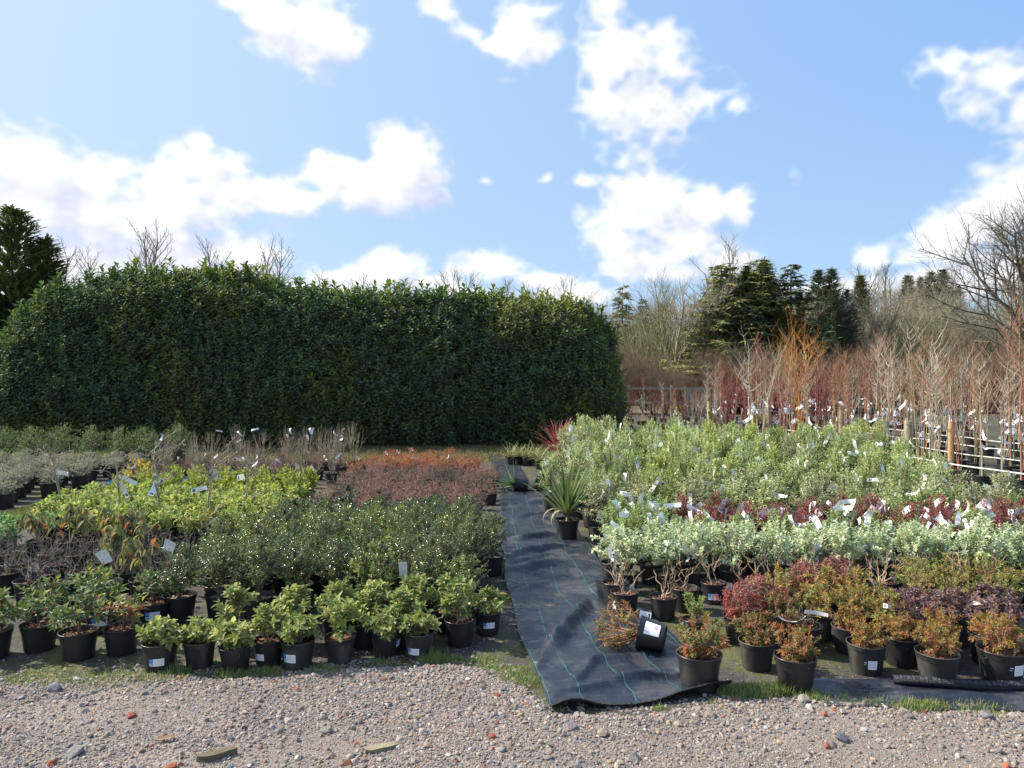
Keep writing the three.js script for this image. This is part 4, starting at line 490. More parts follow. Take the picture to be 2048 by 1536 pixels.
  [[-4.35, 6.78, 'large-leaved drooping viburnum at the left edge among light green shrubs'], [-4.02, 6.72, 'drooping viburnum with yellow orange leaves, second from the left edge'], [-3.68, 6.66, 'drooping viburnum with hanging leaves beside the tied young tree'], [-3.4, 6.72, 'drooping viburnum at the right of the leaf-hung group'], [-3.05, 5.7, 'drooping viburnum standing among the leafless twiggy shrubs'], [-2.72, 5.45, 'drooping viburnum with olive leaves beside the white card label'], [-2.85, 6.95, 'drooping viburnum with reddish leaves between light green and dark shrubs']].forEach(([x, d, label], n) => put('drooping', x, d, { label, group: 'drooping viburnums', s: n === 6 ? 0.85 : 0.95, sy: n > 3 ? 0.92 : 0.84 }));
  // cards on stakes
  [[-2.82, 5.06, 0.38, 0.4, 'tilted white card label over the viburnums at the left'], [-2.4, 5.2, 0.42, -0.45, 'tilted white card label beside the dark evergreen block']].forEach(([x, d, y, tilt, label]) => { const t = thing('plant_label', label, 'plant label', x, d); const c = mesh('card', tagGeo(0.1, 0.085, 0.3, 0.2), M.tagWhite, t); c.position.set(0, y + 0.07, 0.01); c.rotation.z = tilt; const mb = new MB(); tube(mb, [V(-0.03 * Math.sign(tilt), 0, 0), V(0.02 * Math.sign(tilt), y, 0)], 0.0025, 0.0025, 5, [0.35, 0.3, 0.2]); mesh('stake', mb.geo(), M.wood, t); });
}

// young trees tied to canes among the left beds
function sapling(name, label, category, x, d, o) {
  const g = thing(name, label, category, x, d, o.group), r = rng(Math.round(x * 313 + d * 77) + 400), pr = o.pot ?? 0.12, ph = pr * 1.7;
  mesh('pot', pot(pr, ph), M.pot, g); mesh('soil', soilGeo(pr, ph, r, COMPOST, 12), M.soil, g);
  const c = new MB(); tube(c, [V(0.015, 0.05, 0), V(0.015 + o.lean * 0.9, o.cane, 0.01)], 0.0055, 0.0048, 6, [0.38, 0.3, 0.16]); mesh('cane', c.geo(), M.wood, g);
  const b = new MB(), bc = o.bark ?? [0.28, 0.24, 0.19], pts = Array.from({ length: 7 }, (_, k) => V(o.lean * k / 6 + (r() - 0.5) * 0.02, mix(ph * 0.8, o.H * 0.86, k / 6), (r() - 0.5) * 0.02)); tube(b, pts, 0.0095, 0.005, 6, bc);
  for (let k = 0; k < o.arms * 1.6; k++) { const a = along(pts, 0.5 + 0.5 * r()), an = r() * 6.28, L = (0.14 + 0.2 * r()) * (o.reach ?? 1), e = V(a.x + Math.cos(an) * L, a.y + L * (0.25 + 0.6 * r()), a.z + Math.sin(an) * L), m = V().lerpVectors(a, e, 0.5); m.y += 0.05 * (r() - 0.3); const p = bez(a, m, e, 5); p.forEach((q, j) => { if (j) { q.x += (r() - 0.5) * 0.03; q.y += (r() - 0.5) * 0.02; } }); tube(b, p, 0.005, 0.0024, 4, bc); for (let j = 0; j < 3; j++) { const s = along(p, 0.4 + 0.5 * r()); tube(b, [s, V(s.x + (r() - 0.5) * 0.12, s.y + 0.02 + 0.08 * r(), s.z + (r() - 0.5) * 0.12)], 0.003, 0.0018, 3, bc); } }
  mesh('branches', b.geo(), M.wood, g);
  for (const [y, s, tz, mat] of o.tags) { const m = mesh('tag', TAGS[Math.abs(Math.round(y * 100)) % 5], M[mat ?? 'tag'], g); m.position.set(o.lean * y / o.H + 0.02 * s, y, 0.015); m.rotation.set(0.2, 0.3 * s, tz); }
  return g;
}
[[-4.78, 7.9, 0.98, -0.16, [[0.62, 1, 1.4]], 9, 'young tree with curling twigs and white tag, leaning left beside the grass path'], [-3.88, 7.35, 0.94, -0.07, [[0.66, 1, 0.9, 'tagWhite'], [0.6, 1, 0.4]], 5, 'young tree on a straight cane with two white tags, left of the curly one'], [-3.42, 7.25, 1.05, -0.12, [[0.68, -1, 0.9], [0.62, 1, -0.5]], 10, 'leaning young tree with many twigs and folded white tags over the light green field'],
  [-3.02, 7.3, 1.0, 0.06, [[0.73, 1, 0.2, 'tagWhite'], [0.55, -1, -1.3]], 9, 'young tree on a cane with three white tags in front of the euonymus'], [-2.85, 7.9, 1.02, 0.02, [[0.76, -1, -1.4], [0.58, -1, -1.2]], 6, 'straight young tree with pale tags nearest the dark evergreens']].forEach(([x, d, H, lean, tags, arms, label]) => sapling('young_tree', label, 'young tree', x, d, { H, lean, tags, arms, cane: H * 0.86, group: 'tied young trees in the left beds' }));

// ---------- beds on the right of the fabric path ----------
{
  const az = [
    ['azaMix', 0.99, 3.9, 'orange and green azalea in a big pot standing on the fabric path corner', 1.02], ['azaOrange', 1.5, 3.9, 'orange azalea in the front pot beside the grass tuft', 1], ['azaMix', 1.385, 4.17, 'tall azalea, red above and green below, behind the gap by the fabric corner', 0.95],
    ['azaOrange', 1.98, 4.12, 'orange azalea with a tilted white label on its pot', 0.97], ['azaOrange', 2.235, 4.23, 'orange azalea in a shaded pot behind two front pots', 0.9], ['azaOrange', 2.285, 3.96, 'orange azalea in a plain front pot behind the rolled fabric', 1.04], ['azaOrange', 2.63, 3.96, 'orange azalea with blue and white pot label at the right edge', 1.06],
    ['azaGreen', 1.14, 4.6, 'small fresh green azalea behind the pot on the fabric corner', 1], ['azaRed', 1.42, 4.58, 'red azalea in a pot left of the tall red mass', 1], ['azaDead', 1.745, 4.4, 'withered azalea with a long curled white ribbon tag', 1], ['azaOrange', 2.02, 4.42, 'azalea in a half hidden pot with a thin pale tag', 0.9], ['azaOrange', 2.5, 4.3, 'orange azalea between the right front pots, second row', 0.95], ['azaOrange', 2.75, 4.25, 'orange azalea cut by the right edge, second row', 0.95], ['azaMix', 1.62, 4.52, 'mixed green and orange azalea in front of the crimson cluster', 0.9], ['azaGold', 2.28, 4.46, 'yellow orange azalea behind the shaded front pot', 0.9], ['azaOrange', 2.42, 4.18, 'orange azalea squeezed between the two right front pots', 0.85],
  ];
  az.forEach(([k, x, d, label, s], n) => { const g = put(k, x, d, { label, s, group: 'azaleas at the front of the right bed' }); if (n === 3) potLabel(g, k, 'labelDark', -0.5, 0.26, 0.3, 0.8); if (n === 6) potLabel(g, k, 'labelDark', 0.15, 0.42, 0.3, 0.85);
    if (n === 9) { const m = mesh('tag', tagGeo(0.17, 0.02, -1.7, 0.15), M.tagWhite, g); m.position.set(0, 0.22, 0.02); m.rotation.y = 1.2 - g.rotation.y; const q = mesh('tag', tagGeo(0.13, 0.022, 0.8, 0.1), M.tagWhite, g); q.position.set(0, 0.24, 0); q.rotation.set(0, -0.4 - g.rotation.y, 0); q.rotation.order = 'YXZ'; q.rotation.z = 1.5; }
    if (n === 10) { const m = mesh('tag', tagGeo(0.12, 0.018, 0.5, 0.1), M.tagWhite, g); m.position.set(-0.07, 0.2, 0.06); m.rotation.y = -g.rotation.y; } });
  block('azaRed', [[4.72, 1.5, 1.72, 0.2]], { seed: 30, label: 'red azalea in the crimson cluster behind the front pots', group: 'red azaleas' });
  block('azaRed', [[5.15, 2.05, 2.4, 0.22]], { seed: 29, label: 'red azalea standing among the leafless azaleas', group: 'red azaleas in the back' });
  block('azaGold', [[4.62, 1.85, 2.2, 0.27], [4.88, 1.75, 2.35, 0.27]], { seed: 31, look: 'yellow and orange azalea', ref: 'the path', label: 'yellow and orange azalea in the mass behind the withered one', group: 'yellow orange azaleas' });
  block('azaPlum', [[4.55, 2.4, 3.1, 0.27], [4.8, 2.55, 3.2, 0.28]], { seed: 32, look: 'purple brown azalea', ref: 'the path', label: 'purple brown azalea behind the orange front azaleas', group: 'purple brown azaleas' });
  block('azaLime', [[5.02, 2.72, 3.55, 0.27], [5.25, 2.85, 3.75, 0.27], [5.48, 2.95, 3.8, 0.28]], { seed: 33, look: 'yellow green azalea', ref: 'the path', label: 'yellow green azalea in the mass at the right edge', group: 'yellow green azaleas' });
  const bare = [[0.78, 5.1, 'leafless azalea with a single thin stem nearest the fabric path'], [0.75, 5.34, 'leafless azalea in the pot tucked behind the nearest one'], [1.03, 5.02, 'leafless forked azalea in a bark-topped pot left of its twin'], [1.22, 5.2, 'leafless azalea with pale forked stems beside the silver shrubs'], [1.47, 5.38, 'leafless azalea with a white pot label low on its side'], [1.66, 5.18, 'leafless azalea behind the red cluster']];
  bare.forEach(([x, d, label], n) => { const g = put('azaBare', x, d, { label, group: 'leafless azaleas by the path' }); if (n === 4) potLabel(g, 'azaBare', 'labelBlue', -0.3, 0.25, 0.3, 0.9); if (n < 2) potLabel(g, 'azaBare', 'labelBlue', -1.2, 0.3, 0.4, 0.5); });
  block('azaBare', [[5.38, 1.82, 3.6, 0.27], [5.2, 1.92, 2.7, 0.3]], { seed: 34, look: 'leafless azalea', ref: 'the red cluster', label: 'leafless azalea in the row in front of the silver variegated shrubs', group: 'leafless azaleas in the row' });
  { let n = 0; const r = rng(35); for (const d of [5.62, 5.9]) for (let x = d < 5.7 ? 0.9 : 0.82; x < 4.15; x += 0.265, n++) { const first = d < 5.7 && n < 3; const g = put('silver', x + (r() - 0.5) * 0.05, d + (r() - 0.5) * 0.05, { label: first ? ['silver variegated pittosporum at the path end of its row, mossy pot', 'silver variegated pittosporum second from the path, green picture label on pot', 'silver variegated pittosporum third from the path, white tag hanging sideways'][n] : d < 5.7 ? `silver variegated pittosporum, ${ORD[n]} from the path in its front row` : 'silver variegated pittosporum in the back row of the pale band', group: first ? undefined : 'silver variegated pittosporums' }); if (d < 5.7 && n % 2 < 2) potLabel(g, 'silver', n === 1 ? 'labelGreen' : 'labelBlue', 0.2 + 0.3 * (r() - 0.5), 0.2, n === 1 ? 0.52 : 0.34, n === 1 ? 1 : 0.7); } }
  block(['wine', 'wine', 'wine', 'wine', 'pitGreen'], rows(6.3, 6.9, 0.29, 1.55, (d) => 0.71 * d, 0.29), { seed: 36, look: { wine: 'dark red leaved shrub', pitGreen: 'small green pittosporum' }, ref: 'the path', label: { wine: 'dark red leaved shrub in the band behind the silver row', pitGreen: 'small green pittosporum with white tags in the dark red band' }, group: { wine: 'dark red leaved shrubs', pitGreen: 'small green pittosporums' } });
  block('pitGreen', rows(6.22, 7.1, 0.28, 0.86, 1.5, 0.27), { seed: 37, label: 'small green pittosporum with white tags near the potted yucca', group: 'small green pittosporums near the yucca' });
  const tallGroup = { silverTall: 'silvery tall pittosporums', limeTall: 'yellow green tall pittosporums', greenTall: 'plain green tall pittosporums', greyTall: 'greyish tall pittosporums' };
  const tall = { silverTall: 'silvery tall pittosporum in the big block right of the fabric path', limeTall: 'yellow green tall pittosporum in the big block right of the fabric path', greenTall: 'plain green tall pittosporum in the big block right of the fabric path', greyTall: 'greyish tall pittosporum in the big block right of the fabric path' };
  const grow = (x, d) => mix(0.86, 1.3, sstep(7.2, 11.6, d)) * mix(1.06, 0.94, clamp(x / 5));
  block(['greyTall', 'silverTall', 'greenTall', 'greyTall'], rows(7.25, 8.2, 0.38, (d) => 0.82, (d) => 5.5, 0.4), { seed: 38, look: { silverTall: 'silvery tall pittosporum', greenTall: 'green tall pittosporum', greyTall: 'greyish tall pittosporum' }, ref: 'the path', label: tall, group: tallGroup, grow });
  block(['silverTall', 'limeTall', 'silverTall', 'greyTall', 'greenTall'], rows(8.6, 12.3, 0.41, (d) => mix(0.7, 0.85, (d - 8.4) / 3.5), (d) => mix(5.3, 6.0, (d - 8.4) / 4), 0.42), { seed: 39, label: tall, group: tallGroup, grow });
}
// the azalea that has fallen over on the fabric
{
  kind('azaFallen', 'fallen_azalea', 'potted azalea', { ...AZ, H: 0.43, y0: 0.17, R: 0.2, main: 16, spot: 0.08, stem: 0.005, side: 60, leafN: 14, from: 0.42, L: 0.026, W: 0.011, cols: [[0.27, 0.2, 0.05], [0.32, 0.14, 0.04], [0.18, 0.19, 0.05]], odd: 0.35, pot: [0.098, 0.155], bark: [0.4, 0.2, 0.1], variants: 1, tags: 0 });
  const g = put('azaFallen', 0.9, 4.42, { label: 'azalea fallen on its side on the fabric, white and pink pot label', turn: 0 });
  const dir = V(-0.92, 0.14, -0.33).normalize(); g.quaternion.setFromUnitVectors(V(0, 1, 0), dir); g.scale.setScalar(1); g.position.set(0.905, 0.078 + 0.02, -4.36);
  const p = g.children.find((m) => m.name === 'pot'); const l = mesh('label', labelGeo(0.098, 0.155, 0.03, 0.118, 0.9), M.labelPink, p);
  const want = V(-0.1, 0.7, 0.75).applyQuaternion(g.quaternion.clone().invert()); l.rotation.y = Math.atan2(want.x, want.z) - p.rotation.y;
  const t = mesh('tag', tagGeo(0.07, 0.045, 0.5, 0.2), M.tag, g); t.position.set(0.1, 0.17, 0.02);
}
// strap-leaved plants
strapPlant('potted_yucca', 'potted yucca', 'tall green yucca with drooping old leaves in a black pot beside the fabric path', 0.56, 7.5, { n: 50, L: 0.52, W: 0.042, cols: [[0.06, 0.13, 0.03], [0.1, 0.17, 0.04], [0.14, 0.2, 0.05]], edge: [0.16, 0.22, 0.07], pot: [0.125, 0.2], trunk: 0.07, bend: 0.35, out: 0.55, dead: 7, seed: 8 });
{ const g = put('silverTall', 0.47, 9.0, { label: 'pittosporum in a grey pot just behind the tall yucca', s: 0.9 }); g.children[0].material = M.potDusty; }
strapPlant('fallen_yucca', 'potted yucca', 'yucca lying on its side across the fabric path, green leaves pointing left', 0.22, 10.5, { n: 26, L: 0.38, W: 0.03, cols: [[0.06, 0.13, 0.05], [0.09, 0.16, 0.06]], edge: [0.16, 0.22, 0.1], pot: [0.115, 0.2], bend: 0.3, out: 0.25, lying: V(-0.97, 0.12, 0.1), seed: 4 });
{ const g = thing('empty_pot', 'black plant pot lying crumpled against the fallen yucca', 'plant pot', 0.34, 10.72); const m = mesh('pot', pot(0.12, 0.2), M.potDusty, g); g.rotation.set(1.4, 0, -0.5); g.position.y = 0.1; mesh('soil', soilGeo(0.12, 0.2, rng(3), COMPOST, 10), M.soil, g); }
strapPlant('red_cordyline', 'cordyline', 'red spiky cordyline in front of the hedge end', 0.82, 13.3, { n: 60, L: 0.62, W: 0.03, cols: [[0.36, 0.05, 0.05], [0.26, 0.04, 0.045], [0.42, 0.1, 0.08]], edge: [0.45, 0.12, 0.1], pot: [0.13, 0.22], trunk: 0.14, bend: 0.45, out: 0.2, seed: 6 });
[[-0.02, 13.7], [0.14, 13.85], [0.28, 13.62], [0.42, 13.8], [0.56, 13.55], [0.5, 13.1], [0.68, 12.9], [0.62, 12.45]].forEach(([x, d], n) => strapPlant('striped_yucca', 'potted yucca', 'small striped yucca in the row between the fabric strip and the red cordyline', x, d, { n: 24, L: 0.34, W: 0.026, cols: [[0.22, 0.26, 0.06], [0.16, 0.2, 0.06]], edge: [0.42, 0.42, 0.18], pot: [0.1, 0.16], bend: 0.9, out: 0.3, seed: n + 20, group: 'striped yuccas' }));
[[2.35, 13.2], [2.7, 13.4], [3.05, 13.2], [3.35, 13.45], [3.65, 13.25], [2.5, 13.9], [2.95, 13.9], [3.4, 14.0], [3.9, 13.6]].forEach(([x, d], n) => strapPlant('yellow_phormium', 'phormium', 'yellow green sword-leaved phormium behind the pittosporum block', x, d, { n: 24, L: 0.66, W: 0.036, cols: [[0.3, 0.33, 0.05], [0.24, 0.3, 0.05]], edge: [0.4, 0.4, 0.1], pot: [0.13, 0.2], bend: 0.3, out: 0.85, seed: n + 40, group: 'yellow phormiums' }));
strapPlant('red_phormium', 'phormium', 'small reddish sword-leaved plant among the far pittosporums', 4.75, 13.0, { n: 20, L: 0.6, W: 0.03, cols: [[0.3, 0.1, 0.06], [0.36, 0.16, 0.08]], pot: [0.13, 0.2], bend: 0.3, out: 0.8, seed: 70 });

// ---------- young trees in rows, tied to rails ----------
const ROW = (k, d) => 8.37 + 1.25 * k - 0.16 * d;                       // x of row k at that distance ahead
{
  const protos = {};
  const barks = { grey: [[0.44, 0.38, 0.28], [0.36, 0.3, 0.21], [0.5, 0.44, 0.34], [0.42, 0.32, 0.19]], brown: [[0.33, 0.18, 0.11], [0.36, 0.21, 0.125], [0.28, 0.16, 0.1], [0.33, 0.14, 0.09]], crimson: [[0.2, 0.035, 0.045], [0.24, 0.05, 0.055], [0.16, 0.035, 0.04]], orange: [[0.5, 0.22, 0.035], [0.55, 0.27, 0.05], [0.42, 0.15, 0.03]] };
  const make = (tone, v) => protos[tone + v] ??= (() => {
    const g = new THREE.Group(), r = rng(700 + v * 19 + tone.length * 101), H = tone === 'orange' ? 2.75 : tone === 'crimson' ? 1.8 + 0.3 * r() : 1.95 + 0.5 * r(), pr = 0.14, ph = 0.24, bc = pick(barks[tone], r);
    mesh('pot', pot(pr, ph), M.pot, g); mesh('soil', soilGeo(pr, ph, r, COMPOST, 6), M.soil, g);
    const b = new MB(), st = new MB(), multi = tone === 'crimson' ? 9 : tone === 'orange' ? 4 : v % 3 === 0 ? 4 : 1;
    for (let m = 0; m < multi; m++) {
      const spread = multi > 1 ? 0.42 : 0.08, T = V((r() - 0.5) * spread * 2, H * (multi > 1 ? 0.75 + 0.25 * r() : 0.97), (r() - 0.5) * spread * 2), c = V(T.x * 0.2, H * 0.55, T.z * 0.2), pts = bez(V((r() - 0.5) * 0.05, ph * 0.8, (r() - 0.5) * 0.05), c, T, 9); pts.forEach((p, k) => { if (k > 1) { p.x += (r() - 0.5) * 0.035; p.z += (r() - 0.5) * 0.035; } });
      const w = multi > 1 ? 0.008 : 0.013; tube(st, pts, w, w * 0.3, 5, jitter(bc, r, 0.15));
      const arms = tone === 'orange' ? 8 : multi > 1 ? 5 : 15;
      for (let k = 0; k < arms; k++) { const t = (multi > 1 ? 0.4 : 0.48) + 0.5 * r(), a = along(pts, t), an = r() * 6.28, L = (tone === 'orange' ? 0.55 : 0.44) * (0.4 + 0.8 * r()) * (1.25 - t * 0.6), e = V(a.x + Math.cos(an) * L * 0.62, a.y + L * (0.45 + 0.55 * r()), a.z + Math.sin(an) * L * 0.62), mm = V(mix(a.x, e.x, 0.6), mix(a.y, e.y, 0.35), mix(a.z, e.z, 0.6)), p = bez(a, mm, e, 5); p.forEach((q, j) => { if (j) { q.x += (r() - 0.5) * 0.03; q.z += (r() - 0.5) * 0.03; } }); tube(b, p, w * 0.42, w * 0.14, 4, jitter(bc, r, 0.2)); for (let j = 0; j < 3; j++) { const s = along(p, 0.25 + 0.7 * r()), l = 0.1 + 0.18 * r(), a2 = r() * 6.28; tube(b, [s, V(s.x + Math.cos(a2) * l * 0.5, s.y + l * 0.6, s.z + Math.sin(a2) * l * 0.5), V(s.x + Math.cos(a2) * l * 0.75, s.y + l * 1.15, s.z + Math.sin(a2) * l * 0.75)], w * 0.2, w * 0.09, 3, jitter(bc, r, 0.25)); } }
    }
    mesh('stem', st.geo(), M.wood, g); mesh('branches', b.geo(), M.wood, g);
    if (multi === 1) { const c = new MB(); tube(c, [V(0.03, 0.1, 0.02), V(0.02, 1.35 + 0.3 * r(), 0.015)], 0.007, 0.006, 6, [0.4, 0.31, 0.18]); mesh('cane', c.geo(), M.wood, g); }
    const n = 1 + v % 3; for (let k = 0; k < n; k++) { const m = mesh('tag', TAGS[(v + k) % 5], M[k % 2 ? 'tagWhite' : 'tag'], g); m.position.set(0.03 * (r() - 0.5), 0.72 + 0.38 * r(), 0.03); m.rotation.set((r() - 0.5), r() * 6.28, (r() - 0.5) * 1.6); m.scale.setScalar(0.85 + 0.35 * r()); }
    return g;
  })();
  const names = { grey: ['grey_barked_tree', 'slender grey barked young tree with white tag in the tree rows'], brown: ['brown_barked_tree', 'reddish brown twigged young tree with white tag in the tree rows'], crimson: ['crimson_dogwood', 'crimson stemmed dogwood in the tree rows'], orange: ['orange_willow', 'bright orange stemmed willow standing above the tree rows'] };
  const r = rng(900); let count = {};
  const add = (tone, x, d, label) => { const v = Math.floor(r() * 6), g = make(tone, v).clone(); g.name = numbered(names[tone][0]); g.position.set(x, -0.003, -d); g.rotation.y = r() * 6.28; const s = (0.76 + 0.38 * r()) * (tone === 'orange' ? 1.12 : 1); { const low = x / d < 0.265 ? 0.66 : 1; g.scale.set(s * low, s * low, s * low); } g.rotation.z = (r() - 0.5) * 0.05; g.userData = { label: label ?? names[tone][1], category: 'young tree' }; if (!label) g.userData.group = names[tone][0].replace(/_/g, ' ') + 's in the rows'; scene.add(g); };
  const spans = [[-1, 16.5, 28, 0.55], [0, 9.6, 28, 0.31], [1, 10.8, 28, 0.34], [2, 12.8, 28, 0.45], [3, 14.4, 28, 0.5], [4, 16, 28, 0.65], [5, 17.6, 28, 0.8], [6, 19.2, 28, 0.9], [7, 20.8, 28, 1.0], [-2, 21, 28, 0.8]];
  for (const [k, d0, d1, st] of spans) for (let d = d0; d < d1; d += st * (0.8 + 0.4 * r()) * (d > 18 ? 1.5 : 1)) { const x = ROW(k, d) + (r() - 0.5) * 0.3, px = x / d; if (px > 0.72 || (d < 9.9 && px > 0.6)) continue; const q = r(), crim = px > 0.28 && px < 0.37 ? 0.34 : px < 0.47 && px > 0.37 ? 0.24 : d < 13 ? 0 : 0.12; add(q < crim ? 'crimson' : q < crim + (k < 0 ? 0.4 : 0.45) ? 'brown' : 'grey', x, d); }
  for (const [x, d, n] of [[4.7, 14.6, 'first'], [5.05, 14.9, 'second'], [5.35, 14.4, 'third'], [7.6, 14.2, 'fourth'], [7.1, 12.6, 'fifth']]) { add('grey', x, d, `tall pale stemmed young tree overtopping its row, ${n} of the tall ones from the left`); scene.children[scene.children.length - 1].scale.setScalar(1.2); }
  add('orange', 5.95, 15.2, 'tallest orange stemmed willow rising above the crimson dogwoods'); add('orange', 7.0, 16.2, 'orange stemmed willow to the right of the tallest one'); add('orange', 6.35, 16.6, 'low orange willow between the two tall orange ones'); add('orange', 5.7, 14.6, 'orange willow fanning out left of the tallest one');
  // posts with rails and wires
  const post = (x, d, h, w, col, label) => { const g = new THREE.CylinderGeometry(w, w * 1.03, h, 10, 4), p = g.attributes.position; for (let k = 0; k < p.count; k++) p.setXYZ(k, p.getX(k) * (0.94 + 0.12 * noise3(p.getX(k) * 40 + x, p.getY(k) * 4, d)), p.getY(k), p.getZ(k)); g.computeVertexNormals(); const m = single('timber_post', g, new THREE.MeshStandardMaterial({ color: rgb(...col), roughness: 0.85, bumpMap: bedBump, bumpScale: 0.01 }), label, 'post'); m.position.set(x, h / 2 - 0.01, -d); return m; };
  post(ROW(0, 11.1), 11.1, 0.98, 0.042, [0.42, 0.28, 0.13], 'new orange brown timber post at the near end of the tree rows'); post(ROW(0, 12) - 0.02, 12, 0.93, 0.06, [0.33, 0.28, 0.2], 'thick grey timber post second in the rail line'); post(ROW(0, 13.9) + 0.05, 13.9, 1.08, 0.05, [0.3, 0.22, 0.14], 'dark timber post third in the rail line'); post(ROW(1, 13.2), 13.2, 1.0, 0.05, [0.3, 0.26, 0.19], 'grey timber post in the second rail line behind the new post'); post(ROW(0, 16.5), 16.5, 1.05, 0.05, [0.3, 0.25, 0.18], 'far timber post at the end of the rail line'); post(ROW(2, 15.5), 15.5, 1.05, 0.05, [0.3, 0.25, 0.18], 'timber post in the third rail line among the trees');
  const white = new THREE.MeshStandardMaterial({ color: rgb(0.55, 0.55, 0.53), roughness: 0.5 }), wire = new THREE.MeshStandardMaterial({ color: rgb(0.06, 0.06, 0.065), roughness: 0.6 });
  [['lowest and nearest white rail along the tree rows', 0, 8.9, 17], ['white rail along the second line of trees', 1, 10.4, 18], ['white rail along the third line of trees', 2, 11.8, 19], ['white rail along the fourth line of trees', 3, 13.2, 19]].forEach(([label, k, d0, d1]) => { const mb = new MB(); tube(mb, Array.from({ length: 14 }, (_, j) => { const d = mix(d0, d1, j / 13); return V(ROW(k, d) - 0.08, 0.35 + 0.012 * Math.sin(j * 1.4), -d); }), 0.012, 0.012, 8, [1, 1, 1]); single('white_rail', mb.geo(), white, label, 'rail');
    const w = new MB(); tube(w, Array.from({ length: 14 }, (_, j) => { const d = mix(d0, d1, j / 13); return V(ROW(k, d) - 0.07, 0.86 + 0.02 * Math.cos(j * 1.1), -d); }), 0.006, 0.006, 5, [1, 1, 1]); single('support_wire', w.geo(), wire, label.replace('white rail', 'black wire').replace('lowest and nearest', 'nearest'), 'wire'); });
  // slanting timber struts at the heads of the far rows
  [[4.35, 16.3, 'slanting timber strut at the left head of the tree rows'], [5.1, 15.6, 'slanting timber strut right of the first one']].forEach(([x, d, label]) => { const g = thing('timber_strut', label, 'timber strut', x, d); const wood = new THREE.MeshStandardMaterial({ color: rgb(0.36, 0.3, 0.13), roughness: 0.85 }); const a = mesh('post', new THREE.CylinderGeometry(0.045, 0.045, 1.1, 9), wood, g); a.position.y = 0.54; const b = mesh('brace', new THREE.CylinderGeometry(0.04, 0.04, 1.25, 9), wood, g); b.position.set(0.42, 0.46, 0.05); b.rotation.z = 0.82; });
}
// post-and-rail fence across the far end of the rows
{
  const g = thing('wooden_fence', 'weathered post and rail fence at the far end of the tree rows', 'fence', 0, 30.5), wood = new THREE.MeshStandardMaterial({ color: rgb(0.24, 0.21, 0.16), roughness: 0.9 });
  for (let x = 3; x < 16; x += 1.8) { const p = mesh('post', new THREE.BoxGeometry(0.11, 1.3, 0.11), wood, g); p.position.set(x, 0.64, 0); }
  for (let x = 3; x < 15; x += 1.8) for (const y of [0.55, 1.14]) { const q = mesh('rail', new THREE.BoxGeometry(1.74, 0.1, 0.04), wood, g); q.position.set(x + 0.9, y, 0.08); }
  for (let k = 0; k < 14; k++) { const q = mesh('slat', new THREE.BoxGeometry(0.075, 1.0, 0.02), wood, g); q.position.set(7.1 + k * 0.115, 0.6, 0.14); }
}

